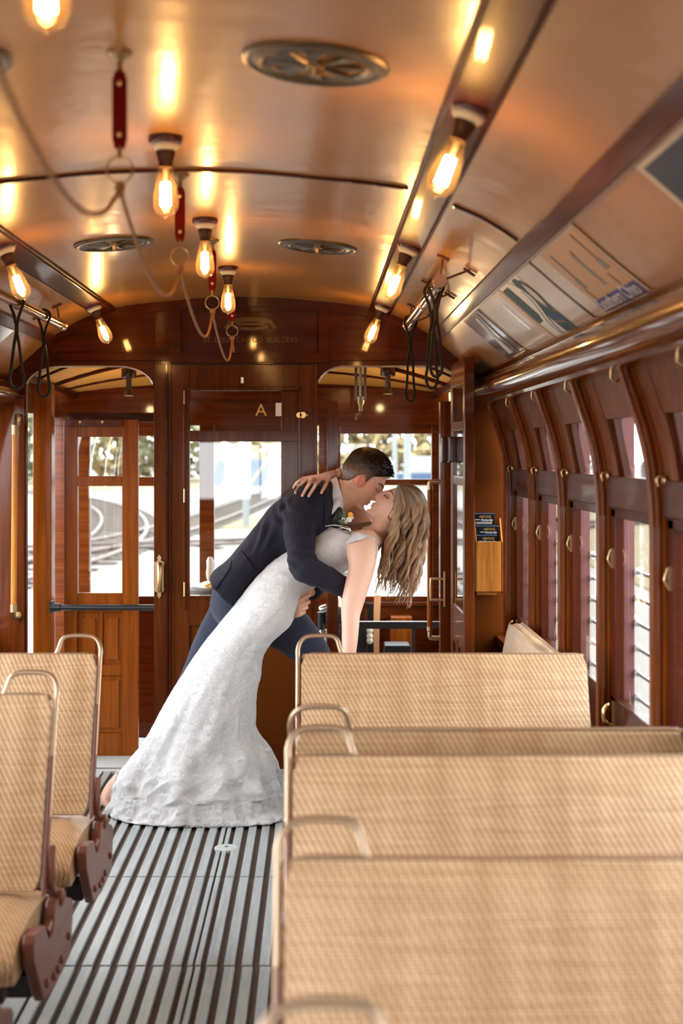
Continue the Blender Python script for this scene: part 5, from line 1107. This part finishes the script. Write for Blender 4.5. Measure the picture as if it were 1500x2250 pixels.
sf = MB(); pairs(sf, [(733,1090,752,1122,5.93,.07),(722,1100,741,1134,5.925,.085),(705,1115,727,1150,5.93,.085)]); sf.build('shirt_front', 'shirtcloth', gr, smooth=True)
tb = MB(); pairs(tb, [(738,1118,752,1120,5.86,.014),(733,1122,753,1130,5.858,.018),(724,1136,748,1146,5.855,.018),(716,1148,742,1160,5.86,.016)]); 
tb.build('necktie', 'tiecloth', gr, smooth=True)
fl = empty('boutonniere', (0,0,0)); fl.parent = gr; fl.location = P(768,1136,5.80)-gr.location
mat('petalwhite', (.75,.74,.70), .6); mat('petalyellow', (.80,.42,.03), .6); mat('leafgreen', (.10,.16,.06), .6); mat('thistle', (.05,.06,.07), .7)
def petals(name, px, py, Y, r, n, mt):
    mb_ = MB(); c = P(px,py,Y)
    for lay in range(2):
        for k in range(n):
            a = 2*pi*k/n+lay*.4; d1 = Vector((cos(a),-.45-.35*lay,sin(a))).normalized(); sd = Vector((-sin(a),0,cos(a))); rr_ = r*(1-.3*lay)
            mb_.loft([[c+d1*rr_*t+sd*w_*rr_*cos(q)+Vector((0,-1,0))*.0012*sin(q) for q in [2*pi*j/8 for j in range(8)]] for t,w_ in ((.05,.15),(.35,.42),(.7,.46),(.95,.25),(1.02,.08))])
    mb_.lathe([(r*.18,0),(r*.22,r*.12),(r*.08,r*.25)], c+Vector((0,-.002,0)), (0,-1,0), 10); return mb_.build(name, mt, fl, smooth=True)
petals('blossom', 769.5,1131,5.785,.0125,6,'petalyellow'); petals('blossom', 767,1141,5.79,.0130,7,'petalwhite'); petals('blossom', 774,1137,5.79,.007,5,'petalwhite')
for (x0,y0,x1,y1,w_) in ((760,1139,754,1121,.006),(760,1142,741,1146,.0055),(762,1138,749,1132,.006),(757,1146,748,1150,.004)):
    a, b_ = P(x0,y0,5.81), P(x1,y1,5.80); d = b_-a; sd = d.cross(Vector((0,1,0))).normalized(); mb_ = MB(); mb_.loft([[a+d*t+sd*w_*k*cos(q)+Vector((0,-1,0))*.0015*sin(q) for q in [2*pi*j/8 for j in range(8)]] for t,k in ((0,.15),(.3,.9),(.6,1),(.85,.6),(1,.1))]); mb_.build('leaf', 'leafgreen', fl, smooth=True)
c = P(667,1339.5,Yh-.012); MB().tube([c+Vector((.0022*sin(a)*0+.0015*cos(a),.0105*cos(a),.0105*sin(a))) for a in [2*pi*i/20 for i in range(20)]], .0014, 6, closed=True).build('wedding_ring', 'steel', gr, smooth=True)
# ================= bride
br = empty('person', P(430,1780,5.9)*1, 'woman in white lace wedding dress dipped backward with long wavy hair', 'person'); br.location.z = 0
MBd = head_matrix(874,1122,5.92,(-.65,-.76),(.74,-.67), .0)
bb_ = MB(); head_mesh(bb_, MBd, False); ear(bb_, MBd, -1); ear(bb_, MBd, 1)
pairs(bb_, [(824,1128,876,1146,5.92,.050),(819,1142,864,1162,5.915,.047),(814,1153,852,1180,5.91,.052),(798,1158,846,1196,5.90,.075)])
pairs(bb_, [(800,1162,838,1200,5.89,.13),(770,1166,822,1220,5.88,.145),(735,1172,788,1238,5.87,.125),(704,1192,754,1254,5.87,.105),(666,1220,714,1268,5.87,.09),(630,1242,674,1278,5.87,.09),(590,1276,642,1304,5.87,.10),(545,1330,618,1354,5.88,.11)])
limb(bb_, [(806,1184,5.77,20,.045),(797,1196,5.735,34,.060),(795,1218,5.70,34,.056),(794,1248,5.675,29,.05),(781,1298,5.65,26),(773,1330,5.635,24),(770,1352,5.62,21),(769.5,1380,5.60,19),(768,1410,5.585,17.5),(767,1435,5.575,15),(766,1462,5.565,13,.018)])
w = P(766,1460,5.565); hang_hand(bb_, w, (0.0,-.05,-1), (-.3,-1,0), Vector((1,-.2,0)), .9, .3)
limb(bb_, [(806,1176,6.05,26),(786,1140,6.09,25,.042),(772,1112,6.12,22,.038),(772,1078,6.125,19),(770,1058,6.10,17),(757,1045,6.04,14),(743,1040,5.985,11.5,.018)])
# right hand spread on his shoulder
def js(px,py,l=.006): 
    q = surf(jt, px, py, l, 5.97); return q
kn = [(698,1057),(685,1054),(673,1053),(663,1053)]
tips = [[(688,1074),(678,1090)],[(673,1073),(664,1089)],[(657,1069),(649,1083)],[(651,1062),(645,1072)]]
KY = 5.925
secs = []
for (x1,y1,x2,y2,Y,b_) in cr([(748,1034,744,1049,5.99,.017),(733,1033,727,1050,5.965,.015),(718,1036,713,1061,5.945,.014),(700,1041,702,1064,5.93,.0135),(676,1045,690,1063,KY,.013),(661,1048,668,1060,KY,.010)],4): secs.append(ring((x1,y1),(x2,y2),Y,b_,18))
bb_.loft(secs)
for (kx,ky), tp in zip(kn, tips):
    q1, q2 = js(*tp[0], .014), js(*tp[1], .011); q1.y = min(q1.y, KY+.0); 
    fingers(bb_, None, [P(kx+5,ky-3,KY), P((kx*1.2+tp[0][0]*.8)/2,(ky*1.2+tp[0][1]*.8)/2,min(KY-.012,q1.y+.01)), q1, q2], (.0082,.0066))
q2 = js(706,1083,.010); q1 = js(715,1066,.013); q1.y = min(q1.y,5.93); fingers(bb_, None, [P(724,1046,5.95), P(720,1056,5.935), q1, q2], (.0095,.0072))
# legs and the visible foot
limb(bb_, [(560,1370,5.85,48),(480,1460,5.9,36),(400,1570,5.98,26),(330,1660,6.04,22),(296,1705,6.07,15),(276,1718,6.08,14)])
limb(bb_, [(560,1370,5.97,44),(490,1470,6.02,34),(410,1590,6.08,26),(345,1690,6.10,15),(335,1720,6.11,14)])
limb(bb_, [(296,1690,6.075,17,.028),(264,1716,6.08,18,.030),(244,1736,6.075,16,.030),(233,1756,6.06,12,.030),(244,1772,6.05,9,.034),(275,1780,6.04,7,.034)])
limb(bb_, [(335,1716,6.11,14,.024),(325,1740,6.12,14,.028),(345,1752,6.11,9,.03),(380,1758,6.1,6,.03)])
lipB = MBd @ Vector((.100,0,-.064)); chk = MBd @ Vector((.06,-.045,-.03))
def tintB(p):
    c = Vector((.70,.43,.32)); d = (p-lipB).length; c = c.lerp(Vector((.52,.10,.10)), exp(-(d/.014)**2)*.8); c = c.lerp(Vector((.64,.24,.17)), exp(-((p-chk).length/.03)**2)*.5)
    q = MBd.inverted() @ p
    if q.length < .13: c = c.lerp(Vector((.30,.14,.09)), .5*g2((abs(q.y)-.031)/.012,(q.z-.010)/.007)*(1 if q.x > 0 else 0))
    return c
bbody = fuse(bb_, 'body', 'skin_bride', br, .0034, 2, None, tintB)
mb_ = MB()
for s in (-1,1):
    pts = [face_at(MBd, False, s*y, z, .0012) for y,z in ((.013,.024),(.025,.029),(.037,.029),(.047,.023))]; mb_.tube(cr([tuple(p) for p in pts],4), [.0012,.0018,.0021,.0023,.0023,.0022,.002,.0019,.0018,.0016,.0014,.001,.0007], 6)
strokes('eyebrow', mb_, 'browhair', br); mb_ = MB()
for s in (-1,1):
    pts = [face_at(MBd, False, s*y, z, .001) for y,z in ((.018,.003),(.026,-.001),(.034,-.001),(.044,.004))]; mb_.tube(cr([tuple(p) for p in pts],4), .0014, 6)
    for k in range(9):
        y = .018+.026*k/8; a = face_at(MBd, False, s*y, .0-.001*sin(k), .001); mb_.tube([a, a+(MBd.to_3x3() @ Vector((.006,s*(.001+.0004*k),-.004)))], [.0007,.0002], 4)
strokes('eyelashes', mb_, 'lash', br)
# dress: bodice and skirt, with the train
DS = [(722,1156,826,1188,5.885,.140),(700,1166,800,1216,5.88,.152),(678,1182,768,1246,5.875,.148),(652,1200,728,1276,5.87,.130),(626,1216,690,1294,5.87,.120),(590,1242,666,1306,5.87,.135),(550,1284,658,1336,5.87,.165),(512,1332,640,1376,5.875,.172),(476,1374,600,1412,5.88,.165),(440,1420,577,1450,5.89,.160),(400,1482,569,1500,5.90,.160),(360,1550,561,1558,5.91,.165),(325,1610,560,1600,5.92,.172),(288,1667,584,1645,5.93,.190),(262,1714,603,1694,5.935,.215),(258,1752,609,1740,5.94,.232),(244,1782,614,1776,5.94,.25)]
def foldD(s, t):
    if s < .45: return 1.
    a = ss(.45,1.,s); return 1 + a*(.045*sin(7*t+s*5)+.036*sin(13*t-s*6+1)+.016*sin(23*t+s*7)) 
dm = MB(); pairs(dm, DS, n=120, sub=8, fold=foldD, cap=False)
def dispD(p, n_):
    k = 1 if p.z < 1.0 else .45; d = Vector((p.x,p.z)); 
    ax = (p.x*.62+p.z*.78); cr_ = (p.x*.78-p.z*.62)
    q = noise.noise(Vector((cr_*15, p.y*9, ax*2.6)))*.0115*k + noise.noise(p*42)*.0016
    if p.z < .50: q += (.50-p.z)*.07*noise.noise(Vector((cr_*9+3, p.y*9, ax*4)))
    if p.z < .26: q += .015*ss(.30,.08,p.z)*(1-2.6*abs(noise.noise(Vector((p.x*6.5+p.z*6, p.y*6, p.z*13-p.x*7)))))
    if p.z < .26: q += .006*ss(.26,.1,p.z)*noise.noise(Vector((p.x*16,p.y*16,p.z*30)))
    if p.z < .12: q = max(q, -.006)
    return q
# hem puddle and train on the floor
tr_ = MB(); secs = []
for x,yn,yf,h_ in ((-1.02,5.86,5.95,.004),(-.98,5.79,6.02,.030),(-.90,5.73,6.05,.050),(-.80,5.705,6.08,.058),(-.68,5.70,6.10,.060),(-.55,5.695,6.10,.056),(-.43,5.70,6.08,.052),(-.33,5.705,6.05,.048),(-.26,5.72,6.0,.036),(-.215,5.76,5.95,.022),(-.19,5.80,5.90,.004)): secs.append((x+.53-.53,yn,yf,h_))
X0 = P(244,1790,5.8).x; X1 = P(620,1790,5.75).x
ts_ = cr(secs, 6); rr = random.Random(9); out = []
for i,(x,yn,yf,h_) in enumerate(ts_):
    xx = X0+(X1-X0)*(x+1.02)/.83; yn += .010*noise.noise(Vector((xx*22,1,2)))+.006*noise.noise(Vector((xx*70,5,2))); r_ = []
    for j in range(36):
        a = 2*pi*j/36; cy_ = (yn+yf)/2; r_.append(Vector((xx, cy_-(yf-cy_)*cos(a), max(.003, .006+h_*(.55+1.2*noise.noise(Vector((xx*9,2,4))))*max(0,sin(a))**1.4 if sin(a) > 0 else .003))))
    out.append(r_)
tr_.loft(out)
def dispR(p, n_):
    q = .022*(abs(noise.noise(Vector((p.x*11,p.y*13,3))))) + .010*noise.noise(Vector((p.x*20+p.y*14,p.y*26,7))) + .005*noise.noise(p*55)
    return max(q,-.004) if p.z > .006 else .0015*noise.noise(p*60)
alld = MB(); 
for q in (dm, tr_):
    alld.add(q.v, q.f)
dress = fuse(alld, 'wedding_dress', 'lace', br, .0045, 3, lambda p, n_: dispR(p,n_) if (p.z < .085 and p.y < 5.9) else dispD(p,n_)); dt = bvh(dress)
# beaded edge of armhole and strap, fringe at the hem
sk = bvh(bbody)
def beads(name, pts, tree, r=.0028, lift=.002, step=2.6, Yd=5.7):
    cs = cr(pts, 12); mb_ = MB(); acc = 0; last = None
    for x,y in cs:
        if last and math.hypot(x-last[0],y-last[1]) < step: continue
        last = (x,y); c = surf(tree, x, y, lift, Yd); mb_.lathe([(r*.2,-r),(r*.8,-r*.6),(r,0),(r*.8,r*.6),(r*.2,r)], c, (0,0,1), 7)
    return mb_.build(name, 'lace', dress, smooth=True)
onsurf('shoulder_lace', ((750,1160),(815,1178),(799,1184),(756,1197)), sk, 'lace', dress, .008, .003)
beads('armhole_beading', [(793,1175),(775,1181),(757,1191),(748,1207),(746,1224),(752,1240),(764,1252)], sk, .0030, .003)
beads('strap_trim', [(790,1177),(800,1176),(813,1178),(823,1185),(828,1198),(828,1214),(825,1226)], sk, .0034, .004, Yd=5.80)
beads('neckline_beading', [(716,1156),(734,1154),(750,1157),(768,1166),(790,1176)], dt, .0026, .002)
fr_ = MB(); rr = random.Random(5)
for k in range(900):
    u = rr.random(); xx = X0+.02+(X1-X0+.01)*u; i_ = min(len(ts_)-1, int((u)*len(ts_))); yy = ts_[i_][1]+.01; a = rr.uniform(-.7,.7); ln = rr.uniform(.012,.030)
    p = Vector((xx,yy,rr.uniform(.004,.016))); fr_.tube([p, p+Vector((sin(a)*ln,-cos(a)*ln,-p.z*.6))], [.0014,.0005], 4)
for k in range(90):
    t = rr.random(); p = P(607-8*t+rr.gauss(0,2), 1690+70*t, 5.93); p2 = P(262-12*t, 1690+60*t, 6.0)
    fr_.tube([p, p+Vector((.014*rr.random()+.004,rr.uniform(-.008,.004),-.012*rr.random()))], [.0013,.0004], 4)
    fr_.tube([p2, p2+Vector((-.016*rr.random()-.004,rr.uniform(-.008,.004),-.016*rr.random()))], [.0013,.0004], 4)
fo = fr_.build('hem_fringe', 'lace', dress); fo['kind'] = 'stuff'
# hair
hlf = lerp_curve([(-.12,-.075),(-.02,-.07),(.012,-.05),(.024,-.02),(.030,.010),(.040,.045),(.056,.066),(.072,.080),(.12,.085)])
def offB(p, d, e_): return -.001+.006*ss(0,.012,e_)+.010*ss(.02,.09,p.z)+.004*ss(0,.08,-p.x)+.0012*noise.noise(Vector((p.y*60,p.x*8,p.z*8)))
def colB(p, e_): return tuple(Vector((.20,.105,.050)).lerp(Vector((.13,.062,.030)), .5+.5*noise.noise(Vector((p.y*80,p.x*6,p.z*6)))))
m, cols = hairgrid(MBd, False, hlf, offB, colB, '', '', br, 140, 110)
uvs = [(q[1]*9, q[2]*3) for q in m.v]
OUT = [(880,1064),(908,1076),(928,1104),(933,1145),(930,1200),(922,1250),(912,1300),(900,1342)]
INN = [(874,1068),(871,1090),(866,1118),(858,1150),(846,1196),(834,1236),(822,1272),(812,1306)]
rr = random.Random(21)
def lock(a, layer, w0, end, Yb):
    global uvs, cols
    cs = cr([(i_[0]*(1-a)+o_[0]*a, i_[1]*(1-a)+o_[1]*a) for i_,o_ in zip(INN,OUT)], 7); n_ = int(len(cs)*end); cs = cs[:n_]; ph = a*5+layer*2.1+rr.gauss(0,.28); fq = .078+rr.gauss(0,.004); amp = rr.uniform(3.5,7.0); jx = rr.gauss(0,2.2)
    col = Vector((.17,.085,.040)).lerp(Vector((.50,.33,.18)), min(1,max(0,rr.gauss(.42,.28)))); secs = []; k0 = len(m.v)
    for i,(x,y) in enumerate(cs):
        t = i/(n_-1); wv__ = ss(.22,.5,i/len(cs)); ww = w0*(.35+.65*ss(0,.25,t))*(1-ss(.62,1.,t)*.88)
        px_ = x+jx*ss(.1,.5,t)+amp*wv__*sin(y*fq+ph); Y = Yb[0]+(Yb[1]-Yb[0])*ss(.1,.7,t) + .012*wv__*cos(y*fq+ph)
        c = P(px_, y, Y); tw_ = wv__*.7*sin(y*fq*.9+ph+.8); secs.append([c+Vector((ww*cos(q)*cos(tw_)-ww*.42*sin(q)*sin(tw_), -ww*cos(q)*sin(tw_)-ww*.42*sin(q)*cos(tw_), 0)) for q in [2*pi*j/10 for j in range(10)]])
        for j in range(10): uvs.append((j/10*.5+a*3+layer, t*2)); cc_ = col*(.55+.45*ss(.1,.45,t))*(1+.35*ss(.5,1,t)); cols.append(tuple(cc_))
    m.loft(secs)
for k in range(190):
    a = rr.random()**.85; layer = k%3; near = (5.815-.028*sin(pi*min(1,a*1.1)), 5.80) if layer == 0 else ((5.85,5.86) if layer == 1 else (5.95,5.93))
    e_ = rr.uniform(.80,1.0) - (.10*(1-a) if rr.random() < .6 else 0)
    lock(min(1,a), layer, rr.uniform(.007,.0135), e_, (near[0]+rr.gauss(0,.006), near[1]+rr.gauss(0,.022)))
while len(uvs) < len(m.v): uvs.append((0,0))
# a few strands lying over the far shoulder towards his chest
for k in range(12):
    c0 = len(m.v); yo = rr.uniform(-3,5); pts = cr([(862,1146+yo,5.93),(836,1152+yo,5.96),(806,1153+yo,5.975),(780,1156+yo*.8,5.975),(752,1152+yo,5.97),(738,1150+yo,5.96)],4)
    m.tube([P(x,y+2.5*sin(x*.11+k),Y) for x,y,Y in pts], [.0045*(1-.75*i/len(pts)) for i in range(len(pts))], 6); col = Vector((.13,.065,.03)).lerp(Vector((.34,.21,.11)), rr.random())
    while len(cols) < len(m.v): cols.append(tuple(col)); uvs.append((k*.3,0))
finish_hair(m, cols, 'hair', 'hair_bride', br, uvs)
m = MB().lathe([(.0018,-.004),(.003,-.001),(.0022,.003)], P(857,1138,5.835), (0,0,1), 10); m.tube([P(857.3,1134,5.838),P(857,1137,5.836)], .0008, 5); m.build('earring', 'brass', br, smooth=True)
